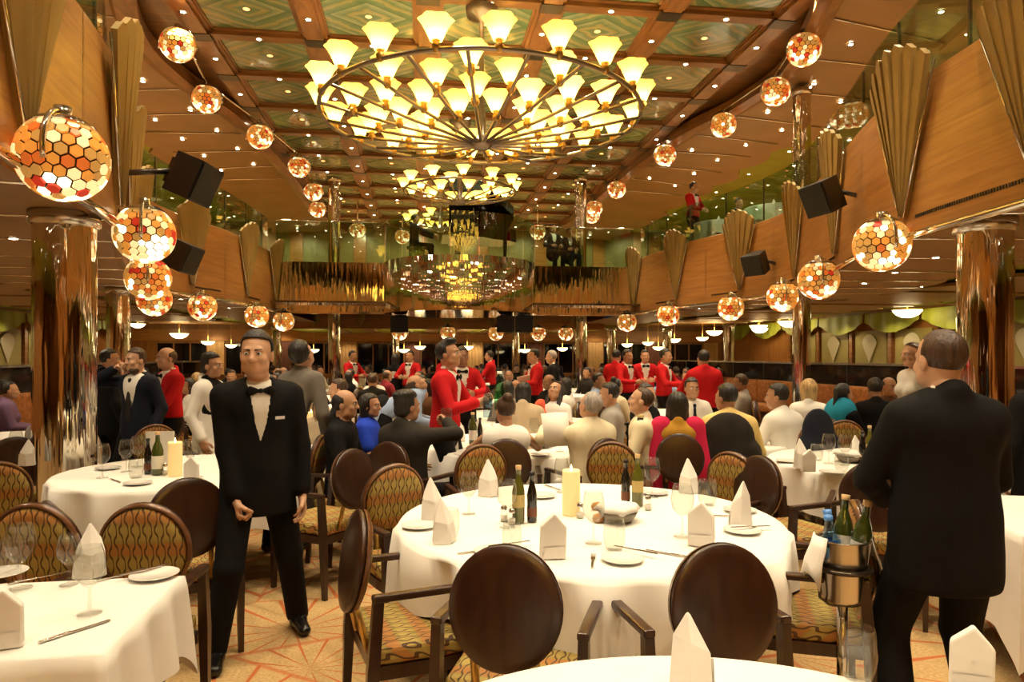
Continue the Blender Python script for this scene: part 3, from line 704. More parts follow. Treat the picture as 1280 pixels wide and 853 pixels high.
for i in range(NB):
    for j in range(6):
        y = Y00 + (i + .5) * PY_; x = X0 + (j - 2.5) * PX_
        if abs(x - X0) > hw(y) - .1: continue
        lit = (i + j) % 2 == 0
        downlight((x, y, cz - .142), 'small white downlight in the %s long beam from the left, %s bay' % (ORD[j], ORD[i]), 'beam downlights', 300 if lit else 0, 1.45) if (lit or 6 < y < 24) else None
    for j in range(5):
        y = Y00 + (i + .5) * PY_; x = X0 + (j - 2) * PX_
        if abs(x - X0) > hw(y) - .3 or y < 7: continue
        link('panel_light', len_a, ceil, (x, y, cz - .036))
        if y < 24: downlight((x, Y00 + i * PY_, cz - .122), 'small white downlight in the %s cross beam, %s panel from the left' % (ORD[i], ORD[j]), 'cross beam downlights')
for sg in (-1, 1):
    for k in range(13):
        y = 2.2 + k * 1.35
        p = edge(sg, y, .75, 6.54)
        downlight(p, 'small inner downlight in the %s upper soffit, %s from the camera' % ('left' if sg < 0 else 'right', ORD[k]), 'upper soffit downlights', 130 if k % 2 == 0 else 0, 2.2)
        p = edge(sg, y + .5, 1.7, 6.49)
        downlight(p, 'small outer downlight in the %s upper soffit, %s from the camera' % ('left' if sg < 0 else 'right', ORD[k]), 'upper soffit downlights') if y > 5 else None
        p = edge(sg, y, .95, 2.725)
        downlight(p, 'small downlight under the %s balcony, %s from the camera' % ('left' if sg < 0 else 'right', ORD[k]), 'balcony underside downlights', 60 if k % 2 == 1 else 0, 2.2)
    for k in range(12):
        y = -1.2 + k * 2.4
        for q, dx in enumerate((7.8, 12.2)):
            downlight((X0 + sg * dx, y + .5 * q, 2.995), 'small downlight in the %s olive ceiling, %s row, %s from the camera' % ('left' if sg < 0 else 'right', ('inner', 'outer')[q], ORD[k]), 'olive ceiling downlights', 75, 2.3)
for k in range(7):
    for q in range(3): downlight((X0 - 4.2 + k * 1.4, 24.6 + q * 2.0, 2.555 if q else 2.555), 'small downlight in the far low ceiling, %s row, %s from the left' % (ORD[q], ORD[k]), 'far low ceiling downlights', 45 if (k + q) % 3 == 0 else 0, 2.3)
    downlight((X0 - 3.8 + k * 1.25, 19.5, 2.87), 'small downlight under the end balcony, %s from the left' % ORD[k], 'end balcony downlights', 70 if k % 2 == 0 else 0, 2.3)
for sg in (-1, 1):  # downlights added to lift the dark upper deck
    for k in range(10):
        y = 5.5 + k * 2.2
        for q, dx in enumerate((8.4,)):
            downlight((X0 + sg * dx, y + .6 * q, 6.845), 'small added downlight in the %s upper cove ceiling, %s from the camera' % ('left' if sg < 0 else 'right', ORD[k]), 'added upper cove downlights', 240, 2.3)
for k in range(8):
    p = (X0 - 4.9 + k * 1.4, YA + .45, 5.2 if k % 2 else 3.4)
    globe(p, 0, 'added honeycomb glass globe on the unseen rear wall for reflections, %s from the left' % ORD[k], k, False, 'added reflection globes on the rear wall', (p[0], YA, p[2] + .3))  # unseen globes added to give the end mirrors something bright to reflect
    downlight((X0 - 9.8 + k * 2.8, 30.3, 2.995 if abs(k - 3.5) > 2 else 2.59), 'small added downlight brightening the curtains by the far windows, %s from the left' % ORD[k], 'added far curtain wash downlights', 60, 1.9)  # extra row added to brighten the curtains
for k in range(8):            # downlights added to brighten the upper back wall
    downlight((X0 - 8.0 + k * 2.29, 26.9, 6.70 if abs(k - 3.5) < 2 else (6.845 if abs(k - 3.5) > 3 else 6.46)), 'small added downlight washing the upper back wall, %s from the left' % ORD[k], 'added upper back wall downlights', 110, 2.0, aim=(X0 - 8.0 + k * 2.29, 28.4, 4.4))
# ================================================================ furniture and tableware
# ---- oval-back armchair, sitter faces +Y
def oval(rx, rz, n=36): return [(rx * math.cos(2 * PI * k / n), rz * math.sin(2 * PI * k / n)) for k in range(n)]
def make_chair():
    o = empty('dining_chair'); W_, D_ = .255, .25
    Mt = Matrix.Translation((0, -.255, .748)) @ Matrix.Rotation(math.radians(-10), 4, 'X')
    def disc(rx, rz, y0, y1, rnd, name, mat, uv=None):
        mb = MB(); n = 40
        prof = [(0., y0), (.8, y0), (.97, y0 + rnd * .4), (1., y0 + rnd), (1., y1 - rnd), (.97, y1 - rnd * .4), (.8, y1), (0., y1)]
        rows = []
        for t, y in prof: rows.append([Mt @ Vector((rx * t * math.cos(2 * PI * k / n), y, rz * t * math.sin(2 * PI * k / n))) for k in range(n + 1)])
        mb.strip(rows); return mb.build(name, mat, o, uv)
    disc(.193, .203, -.028, .004, .010, 'back_shell', MATS['chair_wood'])
    disc(.177, .187, .002, .034, .016, 'back_pad', MATS['chair_fabric'], lambda c: (c.x, c.z))
    mb = MB(); n = 40
    rows = [[Mt @ Vector(((.178 + .017 * a) * math.cos(2 * PI * k / n), y, (.188 + .017 * a) * math.sin(2 * PI * k / n))) for k in range(n + 1)] for a, y in ((0, .005), (.15, .018), (.85, .018), (1, .0))]
    mb.strip(rows).build('back_rim', wood('rim_wood', (.10, .04, .015), (.20, .085, .03), .3, .3, 4.), o)
    mb = MB(); 
    pts = [(-.23, -.225), (.23, -.225), (.245, .06), (.235, .235), (.15, .26), (-.15, .26), (-.235, .235), (-.245, .06)]
    mb.prism(pts, .395, .475); s = mb.build('seat', MATS['chair_fabric'], o, lambda c: (c.x + .6 * c.z, c.y + c.z)); bevel(s, .025, 3)
    MB().prism([(x * 1.0, y) for x, y in pts], .345, .397).build('seat_rail', MATS['chair_wood'], o)
    for sx in (-1, 1):
        for y0, y1, yt in ((-.235, -.25, -.215), (.225, .235, .205)):
            q = MB(); t0, t1 = .016, .021
            for za, zb, ya, yb, a, b in ((0, .40, y1, y0, .013, .020), (.40, .655, y0, yt, .020, .017)):
                q.hexa([Vector((sx * W_ + dx * a, ya + dy * a * 1.15, za)) for dx, dy in ((-1, -1), (1, -1), (1, 1), (-1, 1))] + [Vector((sx * W_ + dx * b, yb + dy * b * 1.15, zb)) for dx, dy in ((-1, -1), (1, -1), (1, 1), (-1, 1))])
            q.build('leg', MATS['chair_wood'], o)
        a = MB().box((sx * W_, -.003, .668), (.042, .47, .028)).build('arm', MATS['chair_wood'], o); bevel(a, .008)
        MB().tube([(sx * .11, -.225, .42), (sx * .105, -.275, .62)], .014, 6).build('back_support', MATS['antique_brass'], o)
    return o
CH0 = make_chair(); CH_USED = [False]
def chair(p, rz, label, group='oval back dining chairs'):
    o = CH0 if not CH_USED[0] else copy_tree(CH0); CH_USED[0] = True
    o.location = (p[0], p[1], 0); o.rotation_euler = (0, 0, rz); tag(o, label, 'chair', group); return o
def simple_chair_proto():
    """low detail copy of the same chair for the crowd at the back"""
    o = empty('dining_chair'); Mt = Matrix.Translation((0, -.255, .748)) @ Matrix.Rotation(math.radians(-10), 4, 'X'); n = 20
    mb = MB(); rows = [[Mt @ Vector((.2 * t * math.cos(2 * PI * k / n), y, .212 * t * math.sin(2 * PI * k / n))) for k in range(n + 1)] for t, y in ((0, -.028), (1, -.028), (1, .01))]
    mb.strip(rows).build('back_shell', MATS['chair_wood'], o)
    mb = MB(); rows = [[Mt @ Vector((.2 * t * math.cos(2 * PI * k / n), y, .212 * t * math.sin(2 * PI * k / n))) for k in range(n + 1)] for t, y in ((1, .01), (.9, .03), (0, .034))]
    mb.strip(rows).build('back_pad', MATS['chair_fabric'], o, lambda c: (c.x, c.z))
    MB().box((0, 0, .42), (.48, .47, .11)).build('seat', MATS['chair_fabric'], o, lambda c: (c.x + .6 * c.z, c.y + c.z))
    for sx in (-1, 1):
        for y in (-.23, .22): MB().box((sx * .255, y, .33), (.035, .04, .66)).build('leg', MATS['chair_wood'], o)
        MB().box((sx * .255, 0, .67), (.042, .47, .028)).build('arm', MATS['chair_wood'], o)
    return o
# ---- tables
def round_table(p, R, label, drop=.27, seed=0, fine=True):
    t = empty('round_table', (p[0], p[1], 0)); tag(t, 'round dining table beneath ' + label, 'table', 'round dining tables')
    MB().lathe([(.001, .0), (.30, .0), (.30, .03), (.06, .06), (.055, .70), (.2, .715)], 16).build('pedestal', MATS['chair_wood'], t)
    MB().lathe([(.001, .715), (R - .02, .715), (R - .02, .742), (.001, .742)], 40, 0, (0, 0, 0), False).build('table_top', MATS['chair_wood'], t)
    rng = random.Random(seed); ph = rng.random() * 6; n = 144 if fine else 64
    mb = MB(); rows = []
    nf = 14
    prof = [(0, 0, 0), (.3, 0, 0), (.7, 0, 0), (.97, 0, 0), (1.0, .003, 0), (1.012, .018, .1), (1.02, .08, .35), (1.03, .5, .75), (1.035, 1., 1.)]
    for t_, dz, fo in prof:
        row = []
        for k in range(n + 1):
            a = 2 * PI * k / n
            fold = (.5 * math.sin(nf * a + ph) + .35 * math.sin(9 * a + 2 * ph) + .25 * math.sin(23 * a + ph * 3)) * .05 * fo
            dd = drop * (1 + .40 * abs(math.sin(2 * a + ph)) ** 3)
            rr = R * t_ + fold
            row.append((rr * math.cos(a), rr * math.sin(a), .752 - (dd * dz if dz > .02 else dz)))
        rows.append(row)
    c = mb.strip(rows).build('tablecloth', MATS['cloth_white']); c.location = (p[0], p[1], 0)
    tag(c, label, 'tablecloth', 'white round tablecloths'); return c
def square_table(p, rz, w, d, label, drop=.28, seed=1):
    t = empty('square_table', (p[0], p[1], 0), rz); tag(t, 'square dining table beneath ' + label, 'table')
    for sx in (-1, 1):
        for sy in (-1, 1): MB().box((sx * (w / 2 - .08), sy * (d / 2 - .08), .35), (.05, .05, .70)).build('leg', MATS['chair_wood'], t)
    MB().box((0, 0, .728), (w - .03, d - .03, .028)).build('table_top', MATS['chair_wood'], t)
    # cloth: rounded rectangle rings
    def ring(grow, z, fo, tip=0):
        row = []; n = 160
        for k in range(n + 1):
            s = (k / n * 4) % 4; e = int(s); f = s - e
            cs = [(-w / 2, -d / 2), (w / 2, -d / 2), (w / 2, d / 2), (-w / 2, d / 2)]
            a, b = cs[e % 4], cs[(e + 1) % 4]
            x = a[0] + (b[0] - a[0]) * f; y = a[1] + (b[1] - a[1]) * f
            nx, ny = [(0, -1), (1, 0), (0, 1), (-1, 0)][e % 4]
            cn = max(0, 1 - min(f, 1 - f) * 7)
            wv = math.sin(f * 19 + e) * .018 * fo
            cx, cy = (math.copysign(1, x), math.copysign(1, y))
            x += nx * (grow + wv) * (1 - cn) + cx * grow * 1.25 * cn; y += ny * (grow + wv) * (1 - cn) + cy * grow * 1.25 * cn
            row.append((x, y, z - tip * cn ** 1.5 * .13))
        return row
    rows = [[(0, 0, .752)] * 161, ring(-.01, .752, 0), ring(.006, .746, 0), ring(.012, .70, .3), ring(.025, .752 - drop * .6, .8, .5), ring(.035, .752 - drop, 1, 1)]
    rows[0] = [(r[0] * .5, r[1] * .5, .752) for r in rows[1]]
    mb = MB().strip(rows); mb.add([(x, y, z) for x, y, z in rows[0][:-1]], [tuple(range(160))])
    c = mb.build('tablecloth', MATS['cloth_white']); c.location = (p[0], p[1], 0); c.rotation_euler = (0, 0, rz); tag(c, label, 'tablecloth'); return c
TZ = .753
def on(px, py, dz=0):
    """table-top point seen at photo pixel (px, py)"""
    zc = F_PX * (CAM_H - TZ) / (py - HOR); return WP(px, zc, TZ + dz)
PROTO = {}
def put(name, maker, p, rz, label, cat, group=None, scale=1.0):
    if name not in PROTO: o = maker(); PROTO[name] = o
    else: o = copy_tree(PROTO[name])
    o.location = p; o.rotation_euler = (0, 0, rz); o.scale = (scale,) * 3; tag(o, label, cat, group); return o
def lathe_thing(name, prof, mat, n=24): return lambda: MB().lathe(prof, n).build(name, mat)
def mk_wine():
    o = empty('wine_glass')
    MB().lathe([(.001, .003), (.038, .002), (.038, .005), (.006, .012), (.0045, .09)], 20).build('stem', MATS['clear_glass'], o)
    MB().lathe([(.0045, .09), (.022, .10), (.045, .13), (.050, .165), (.044, .205), (.037, .230), (.0365, .230), (.043, .205), (.049, .165), (.044, .131), (.020, .104), (.001, .10)], 24).build('bowl', MATS['clear_glass'], o)
    return o
mk_tumbler = lathe_thing('tumbler', [(.001, .002), (.034, .002), (.042, .025), (.047, .06), (.045, .10), (.041, .13), (.040, .13), (.044, .10), (.046, .06), (.041, .027), (.032, .008), (.001, .008)], MATS['clear_glass'])
def mk_plate():
    o = MB().lathe([(.001, .004), (.05, .003), (.055, .006), (.085, .013), (.0855, .016), (.082, .016), (.053, .010), (.001, .008)], 32).build('side_plate', MATS['china']); return o
def mk_knife():
    o = empty('knife'); b = MB().box((0, .055, .003), (.013, .11, .0018)); b.build('blade', MATS['steel'], o)
    bevel(MB().box((0, -.045, .004), (.011, .09, .006)).build('handle', MATS['steel'], o), .002); return o
def mk_fork():
    o = empty('fork'); h = MB().box((0, -.045, .003), (.009, .10, .003)); h.box((0, .025, .004), (.018, .035, .002)); h.build('handle', MATS['steel'], o)
    t = MB()
    for k in range(4): t.box(((k - 1.5) * .0055, .065, .005), (.0025, .05, .002))
    t.build('tines', MATS['steel'], o); return o
def mk_napkin_peak():
    """linen folded to a standing pointed hood"""
    mb = MB()
    A, B, C_, D, E = (-.056, -.022, 0), (.010, -.050, 0), (.054, -.016, 0), (.036, .038, 0), (-.036, .042, 0)
    a, b, c, d, e = (-.050, -.020, .100), (.006, -.040, .085), (.048, -.012, .095), (.030, .028, .135), (-.032, .030, .130); P = (-.006, .014, .205)
    mb.add([A, B, C_, D, E, a, b, c, d, e, P], [(4, 3, 2, 1, 0), (0, 1, 6, 5), (1, 2, 7, 6), (2, 3, 8, 7), (3, 4, 9, 8), (4, 0, 5, 9), (5, 6, 10), (6, 7, 10), (7, 8, 10), (8, 9, 10), (9, 5, 10)])
    mb.add([(-.058, -.026, .001), (.013, -.054, .001), (.012, -.046, .060), (-.053, -.024, .092), (-.054, -.018, .06), (.010, -.042, .04)], [(0, 1, 2, 3), (3, 2, 5, 4)])
    mb.add([(.013, -.053, .001), (.057, -.019, .001), (.052, -.016, .080), (.011, -.046, .045)], [(0, 1, 2, 3), (3, 2, 1, 0)])
    o = mb.build('napkin', MATS['napkin']); bevel(o, .004); return o
def mk_napkin_house():
    """linen stood up as a flat sided house shape"""
    mb = MB()
    out = [(-.048, 0), (.048, 0), (.050, .115), (.006, .165), (-.046, .120)]
    vs = [Vector((x, -.022 - .006 * (z / .1), z)) for x, z in out] + [Vector((x * .9, .026 - .018 * (z / .13), z * .99)) for x, z in out]
    mb.add(vs, [(0, 1, 2, 3, 4), (9, 8, 7, 6, 5), (0, 5, 6, 1), (1, 6, 7, 2), (2, 7, 8, 3), (3, 8, 9, 4), (4, 9, 5, 0)])
    mb.add([(-.041, -.025, .001), (.041, -.025, .001), (.041, -.030, .055), (-.041, -.029, .05)], [(0, 1, 2, 3), (3, 2, 1, 0)])
    o = mb.build('napkin', MATS['napkin']); bevel(o, .006); return o
def mk_bottle(body, h, r, neckr, labelmat, capmat, labz=(.18, .5)):
    def f():
        o = empty('bottle'); 
        MB().lathe([(.001, .002), (r * .9, .002), (r, .008), (r, h * .56), (r * .8, h * .66), (neckr * 1.1, h * .78), (neckr, h * .94), (neckr * 1.15, h * .945), (neckr * 1.15, h * .97), (.001, h * .97)], 20).build('glass_body', MATS[body], o)
        MB().lathe([(r + .0008, h * labz[0]), (r + .0008, h * labz[1])], 20, 0, (0, 0, 0), True, 0, 2 * PI).build('label_band', MATS[labelmat], o)
        MB().lathe([(neckr * 1.2, h * .93), (neckr * 1.25, h), (.001, h)], 14).build('cap', MATS[capmat], o); return o
    return f
mk_oil = mk_bottle('oil_glass', .285, .031, .012, 'gold_label', 'cork', (.28, .5)); mk_vin = mk_bottle('vinegar_glass', .25, .025, .011, 'maroon_label', 'black', (.12, .34)) if 'maroon_label' in MATS else None
M('maroon_label', (.16, .05, .02), .5); mk_vin = mk_bottle('vinegar_glass', .25, .025, .011, 'maroon_label', 'black', (.12, .30))
mk_winebot = mk_bottle('wine_bottle', .30, .037, .014, 'paper', 'cork', (.15, .45))
mk_waterbot = mk_bottle('water_plastic', .24, .033, .014, 'water_label', 'water_label', (.30, .50))
mk_clearbot = mk_bottle('water_plastic', .27, .036, .014, 'water_plastic', 'paper', (.30, .50))
mk_greenbot = mk_bottle('green_plastic', .30, .042, .016, 'green_plastic', 'paper', (.3, .5))
def mk_candle():
    o = empty('candle')
    MB().lathe([(.001, .001), (.045, .001), (.046, .01), (.046, .225), (.043, .235), (.030, .222), (.001, .215)], 24).build('wax', MATS['candle_wax'], o)
    MB().tube([(0, 0, .21), (.002, 0, .232)], .0015, 5).build('wick', MATS['black'], o)
    MB().lathe([(.001, .225), (.005, .232), (.006, .24), (.003, .252), (.001, .262)], 8).build('flame', MATS['flame'], o)
    return o
def mk_shaker():
    o = empty('salt_shaker'); MB().lathe([(.001, .001), (.019, .001), (.021, .02), (.016, .055), (.015, .06)], 14).build('glass_body', MATS['clear_glass'], o)
    MB().lathe([(.001, .003), (.016, .003), (.017, .03), (.001, .031)], 12).build('salt', MATS['paper'], o)
    MB().lathe([(.016, .058), (.017, .07), (.010, .08), (.001, .082)], 14).build('cap', MATS['steel'], o); return o
def mk_basket():
    o = empty('bread_basket'); MB().lathe([(.001, .004), (.07, .004), (.09, .03), (.10, .055), (.095, .055), (.085, .03), (.001, .012)], 28).build('bowl', M('basket', (.22, .19, .15), .4, .4), o)
    def wob(q, z): return 1 + .10 * math.sin(3 * q + 9 * z) + .06 * math.sin(7 * q)
    MB().lathe([(.06, .02), (.10, .062), (.112, .06), (.09, .085), (.05, .095), (.001, .092)], 40, 0, (0, 0, 0), True, 0, 2 * PI, wob).build('liner_napkin', MATS['napkin'], o); return o
def mk_roll(): return MB().lathe([(.001, 0), (.026, .004), (.033, .018), (.026, .036), (.010, .043), (.001, .044)], 16, 0, (0, 0, 0), True, 0, 2 * PI, lambda q, z: 1 + .12 * math.cos(2 * q)).build('bread_roll', MATS['bread'])
FW = -YAW
def face(deg): return FACE_CAM + math.radians(deg)   # 0 = at camera, + turns towards photo right, 180 = away
def glass(px, py, label, grp, tall=True, sc=1.0): return put('wine' if tall else 'tumbler', mk_wine if tall else mk_tumbler, on(px, py), FW, label, 'glass', grp, sc)
def napkin(px, py, label, grp, house=False, rz=0, sc=1.0): return put('nh' if house else 'np', mk_napkin_house if house else mk_napkin_peak, on(px, py), FW + rz, label, 'napkin', grp, sc)
def plate(px, py, label, grp): return put('plate', mk_plate, on(px, py), 0, label, 'plate', grp)
def knife(px, py, rz, label, grp, dz=0): return put('knife', mk_knife, on(px, py, dz), FW + rz, label, 'knife', grp)
def fork(px, py, rz, label, grp, dz=0): return put('fork', mk_fork, on(px, py, dz), FW + rz, label, 'fork', grp)
# ---- the big middle table
TC = WP(735, 3.49); 
round_table(TC, .955, 'white cloth of the large round table in the middle foreground', .25, 3)
g1 = 'on the middle round table'
for px, py, rz, hs, sc, l in ((540, 648, .3, 0, 1.05, 'tall pointed napkin, farthest left'), (554, 678, .5, 0, 1.0, 'pointed napkin in front of the farthest left one'), (611, 620, .0, 0, 1.1, 'pointed napkin left of the oil bottle'), (690, 698, .1, 1, 1.15, 'house shaped napkin in front of the candle'),
                              (861, 616, -.2, 0, 1.05, 'pointed napkin right of the oil bottle at the far side'), (877, 683, -.5, 1, 1.2, 'house shaped napkin behind the right brown chair back'), (925, 656, -2.5, 0, 1.1, 'pointed napkin at the right end')):
    napkin(px, py, l + ' ' + g1, 'napkins ' + g1, hs, rz, sc)
for px, py, tl, sc, l in ((586, 643, 1, .95, 'stemmed glass between two pointed napkins at left'), (634, 660, 1, 1, 'stemmed glass left of the oil bottle'), (640, 690, 0, .9, 'low glass in front of the shakers'), (742, 680, 1, 1., 'stemmed glass just right of the candle'), (768, 688, 0, 1, 'tumbler in front of the bread basket'),
                       (853, 672, 1, 1.05, 'stemmed glass left of the house shaped napkin at right'), (815, 622, 1, 1., 'stemmed glass behind the oil bottle at right'), (884, 632, 0, 1.1, 'tumbler behind the pointed napkin at right'), (562, 672, 0, 1, 'tumbler by the two left napkins'), (702, 616, 1, .9, 'stemmed glass behind the candle')):
    glass(px, py, l + ' ' + g1, 'glasses ' + g1, tl, sc)
for px, py, l in ((524, 660, 'at the far left rim'), (618, 692, 'behind the left brown chair back'), (778, 702, 'at the near rim between two brown chairs'), (928, 666, 'at the right rim'), (818, 618, 'at the far rim by the oil bottle'), (925, 640, 'behind the right pointed napkin'), (676, 622, 'at the far rim left of the candle')):
    plate(px, py, 'white side plate %s %s' % (l, g1), 'side plates ' + g1)
for px, py, rz, l in ((797, 694, .9, 'on the near plate'), (838, 694, .95, 'right of the near plate'), (634, 686, -1.1, 'on the left plate'), (536, 656, -.9, 'at the far left plate'), (936, 664, -1.4, 'on the right plate'), (905, 646, 1.3, 'beside the right napkin')): knife(px, py, rz, 'silver knife %s %s' % (l, g1), 'knives ' + g1, .017 if 'on the' in l else .001)
for px, py, rz, l in ((741, 702, -.15, 'left of the near plate'), (598, 690, -1.1, 'left of the left plate'), (690, 610, .5, 'at the far rim')): fork(px, py, rz, 'silver fork %s %s' % (l, g1), 'forks ' + g1, .001)
put('oil', mk_oil, on(648, 654), 0, 'green olive oil bottle with cork left of the candle ' + g1, 'bottle'); put('vin', mk_vin, on(665, 653), 0, 'dark vinegar bottle beside the left oil bottle ' + g1, 'bottle')
put('vin', mk_vin, on(782, 631), 0, 'dark vinegar bottle right of the candle ' + g1, 'bottle'); put('oil', mk_oil, on(797, 633), 0, 'green oil bottle farthest right ' + g1, 'bottle')
put('candle', mk_candle, on(714, 644), 0, 'lit cream pillar candle ' + g1, 'candle')
put('shaker', mk_shaker, on(630, 652), 0, 'salt shaker left of the oil bottle ' + g1, 'shaker'); put('shaker', mk_shaker, on(640, 656), 0, 'second shaker touching the left oil bottle ' + g1, 'shaker')
put('shaker', mk_shaker, on(810, 638), 0, 'shaker right of the right oil bottle ' + g1, 'shaker'); put('shaker', mk_shaker, on(725, 648), 0, 'shaker right of the candle ' + g1, 'shaker')
put('basket', mk_basket, on(772, 652), 0, 'bread basket lined with a white napkin ' + g1, 'basket'); put('roll', mk_roll, on(747, 638), 0, 'golden bread roll beside the basket ' + g1, 'bread'); put('roll', mk_roll, on(748, 653), 1, 'small bread roll in front of the basket ' + g1, 'bread')
# chairs around it
def chair_at(px, zc, tgt, label, dr=0.0): p = WP(px, zc); return chair(p, toward(p, tgt) + dr, label)
chair_at(656, 2.50, TC, 'brown oval back chair nearest the camera, left one at the middle table', .06)
chair_at(858, 2.52, TC, 'brown oval back chair nearest the camera, right one at the middle table', -.02)
chair_at(520, 2.88, TC, 'chair seen side on at the left of the middle table', -.25)
chair_at(516, 3.80, TC, 'striped chair back at the far left of the middle table', -.65)
chair_at(614, 4.66, TC, 'striped chair back behind the left pointed napkin', -.1)
chair_at(764, 4.80, TC, 'striped chair back behind the dark vinegar bottle', .05)
chair_at(888, 4.35, TC, 'striped chair back at the far right of the middle table', -.1)
chair_at(1000, 3.05, TC, 'empty chair at the right of the middle table beside the ice bucket', .15)
# ---- table by the left edge
pL = WP(-10, 2.27); gl = 'on the near left table'
LT = WP(30, 2.30)
a_ = WP(228, 2.58); b_ = WP(128, 1.90); 
cxy = Vector(((a_.x + b_.x) / 2, (a_.y + b_.y) / 2, 0)); ax = (a_ - b_); ax.z = 0; dpt = ax.length; ax.normalize(); side = Vector((-ax.y, ax.x, 0))
ctr = cxy + side * .60
square_table(ctr, math.atan2(ax.y, ax.x) - PI / 2, 1.20, dpt, 'white cloth of the table at the lower left corner', .27)
glass(25, 737, 'stemmed glass leftmost ' + gl, 'glasses ' + gl); glass(86, 732, 'stemmed glass left of the pointed napkin ' + gl, 'glasses ' + gl, True, .8); glass(112, 768, 'stemmed glass in front of the pointed napkin ' + gl, 'glasses ' + gl, True, .95); glass(8, 716, 'low tumbler at the very left edge ' + gl, 'glasses ' + gl, False)
napkin(114, 720, 'tall pointed napkin ' + gl, 'napkins ' + gl, 0, .4, 1.0); napkin(4, 810, 'napkin cut by the left edge ' + gl, 'napkins ' + gl, 1, .4, 1.05)
plate(193, 722, 'white side plate at the far corner ' + gl, 'side plates'); plate(2, 720, 'white side plate cut by the left edge ' + gl, 'side plates')
knife(176, 720, -.6, 'knife resting on the plate ' + gl, 'knives ' + gl, .017); fork(152, 720, -.6, 'fork left of the plate ' + gl, 'knives ' + gl, .001); knife(90, 792, -.55, 'knife in the middle of the cloth ' + gl, 'knives ' + gl, .001); knife(46, 724, -.7, 'knife left of the stemmed glass ' + gl, 'knives ' + gl, .001)
chair(WP(145, 2.70), face(4), 'striped oval chair right one behind the near left table'); chair(WP(-10, 2.70), face(0), 'striped oval chair left one behind the near left table')
chair_at(0, 3.9, WP(-60, 2.6), 'striped chair cut by the left edge beside the chrome column', .2)
# ---- table under the camera at lower right
pR = WP(985, 1.02); round_table(pR, .87, 'white cloth of the round table at the bottom edge', .25, 5); gr_ = 'on the bottom edge table'
napkin(862, 862, 'pointed napkin left ' + gr_, 'napkins ' + gr_, 0, 2.2, 1.0); napkin(1213, 862, 'folded napkin right ' + gr_, 'napkins ' + gr_, 1, -.5, 1.0); glass(1072, 848, 'clear tumbler ' + gr_, 'glasses', False, 1.0)
# ---- table left of the tuxedo man
pM = WP(225, 4.95); round_table(pM, .80, 'white cloth of the round table behind the left chrome column', .30, 7); gm = 'on the left round table'
for px, py, tl, l in ((128, 598, 1, 'leftmost'), (158, 590, 1, 'second from left'), (170, 598, 0, 'before the vinegar bottle'), (172, 584, 1, 'behind the vinegar bottle'), (238, 590, 1, 'right of the candle')): glass(px, py, 'glass %s %s' % (l, gm), 'glasses ' + gm, tl)
put('vin', mk_vin, on(185, 593), 0, 'dark vinegar bottle ' + gm, 'bottle'); put('winebot', mk_winebot, on(197, 594), 0, 'green bottle with white label ' + gm, 'bottle'); put('candle', mk_candle, on(219, 595), 0, 'pillar candle ' + gm, 'candle'); put('shaker', mk_shaker, on(206, 594), 0, 'shaker by the candle ' + gm, 'shaker')
mc = MB().box((0, 0, .13), (.20, .015, .26)).build('menu_card', MATS['paper']); mc.location = on(200, 583); tag(mc, 'white menu card standing behind the bottles ' + gm, 'menu')
for px, py, l in ((135, 587, 'far left'), (172, 606, 'near'), (237, 600, 'right')): plate(px, py, 'side plate %s %s' % (l, gm), 'side plates ' + gm)
napkin(240, 602, 'folded napkin right of the candle ' + gm, 'napkins ' + gm, 1, 0); knife(145, 602, .8, 'knife ' + gm, 'knives ' + gm, .001)
chair_at(228, 3.72, pM, 'brown oval chair back behind the tuxedo man', .1); chair_at(198, 6.1, pM, 'brown chair at the far side of the left round table'); chair_at(408, 4.75, WP(300, 6.2), 'brown oval chair turned away right of the tuxedo man', .35)
# ---- table at the right
pQ = WP(1100, 5.35); round_table(pQ, .82, 'white cloth of the round table left of the black suited man', .30, 9); gq = 'on the right round table'
napkin(1002, 585, 'left pointed napkin ' + gq, 'napkins ' + gq, 0, .3, 1.1); napkin(1010, 590, 'house shaped napkin ' + gq, 'napkins ' + gq, 1); napkin(1071, 575, 'right pointed napkin ' + gq, 'napkins ' + gq, 0, .2, 1.)
for px, py, tl, l in ((1036, 580, 1, 'middle'), (1021, 576, 0, 'left'), (1056, 582, 1, 'right'), (1052, 590, 0, 'near')): glass(px, py, '%s glass %s' % (l, gq), 'glasses ' + gq, tl)
plate(984, 578, 'left side plate ' + gq, 'side plates ' + gq); plate(1040, 592, 'near side plate ' + gq, 'side plates ' + gq)
put('vin', mk_vin, on(1078, 580), 0, 'dark vinegar bottle ' + gq, 'bottle'); put('oil', mk_oil, on(1087, 578), 0, 'oil bottle ' + gq, 'bottle'); put('basket', mk_basket, on(1062, 578), 0, 'bread basket ' + gq, 'basket')
chair_at(1095, 4.25, pQ, 'empty striped chair beside the ice bucket, partly behind the suited man', 0); chair_at(968, 5.75, pQ, 'striped oval chair at the left of the right round table', -.25); chair_at(1062, 6.5, pQ, 'striped chair behind the right round table')
chair_at(985, 4.40, pQ, 'empty brown oval chair facing the right round table', -.30)
# far right table with cloth
square_table(WP(1345, 3.55), -.3, 1.0, 1.0, 'white cloth at the right edge behind the suited man', .5)
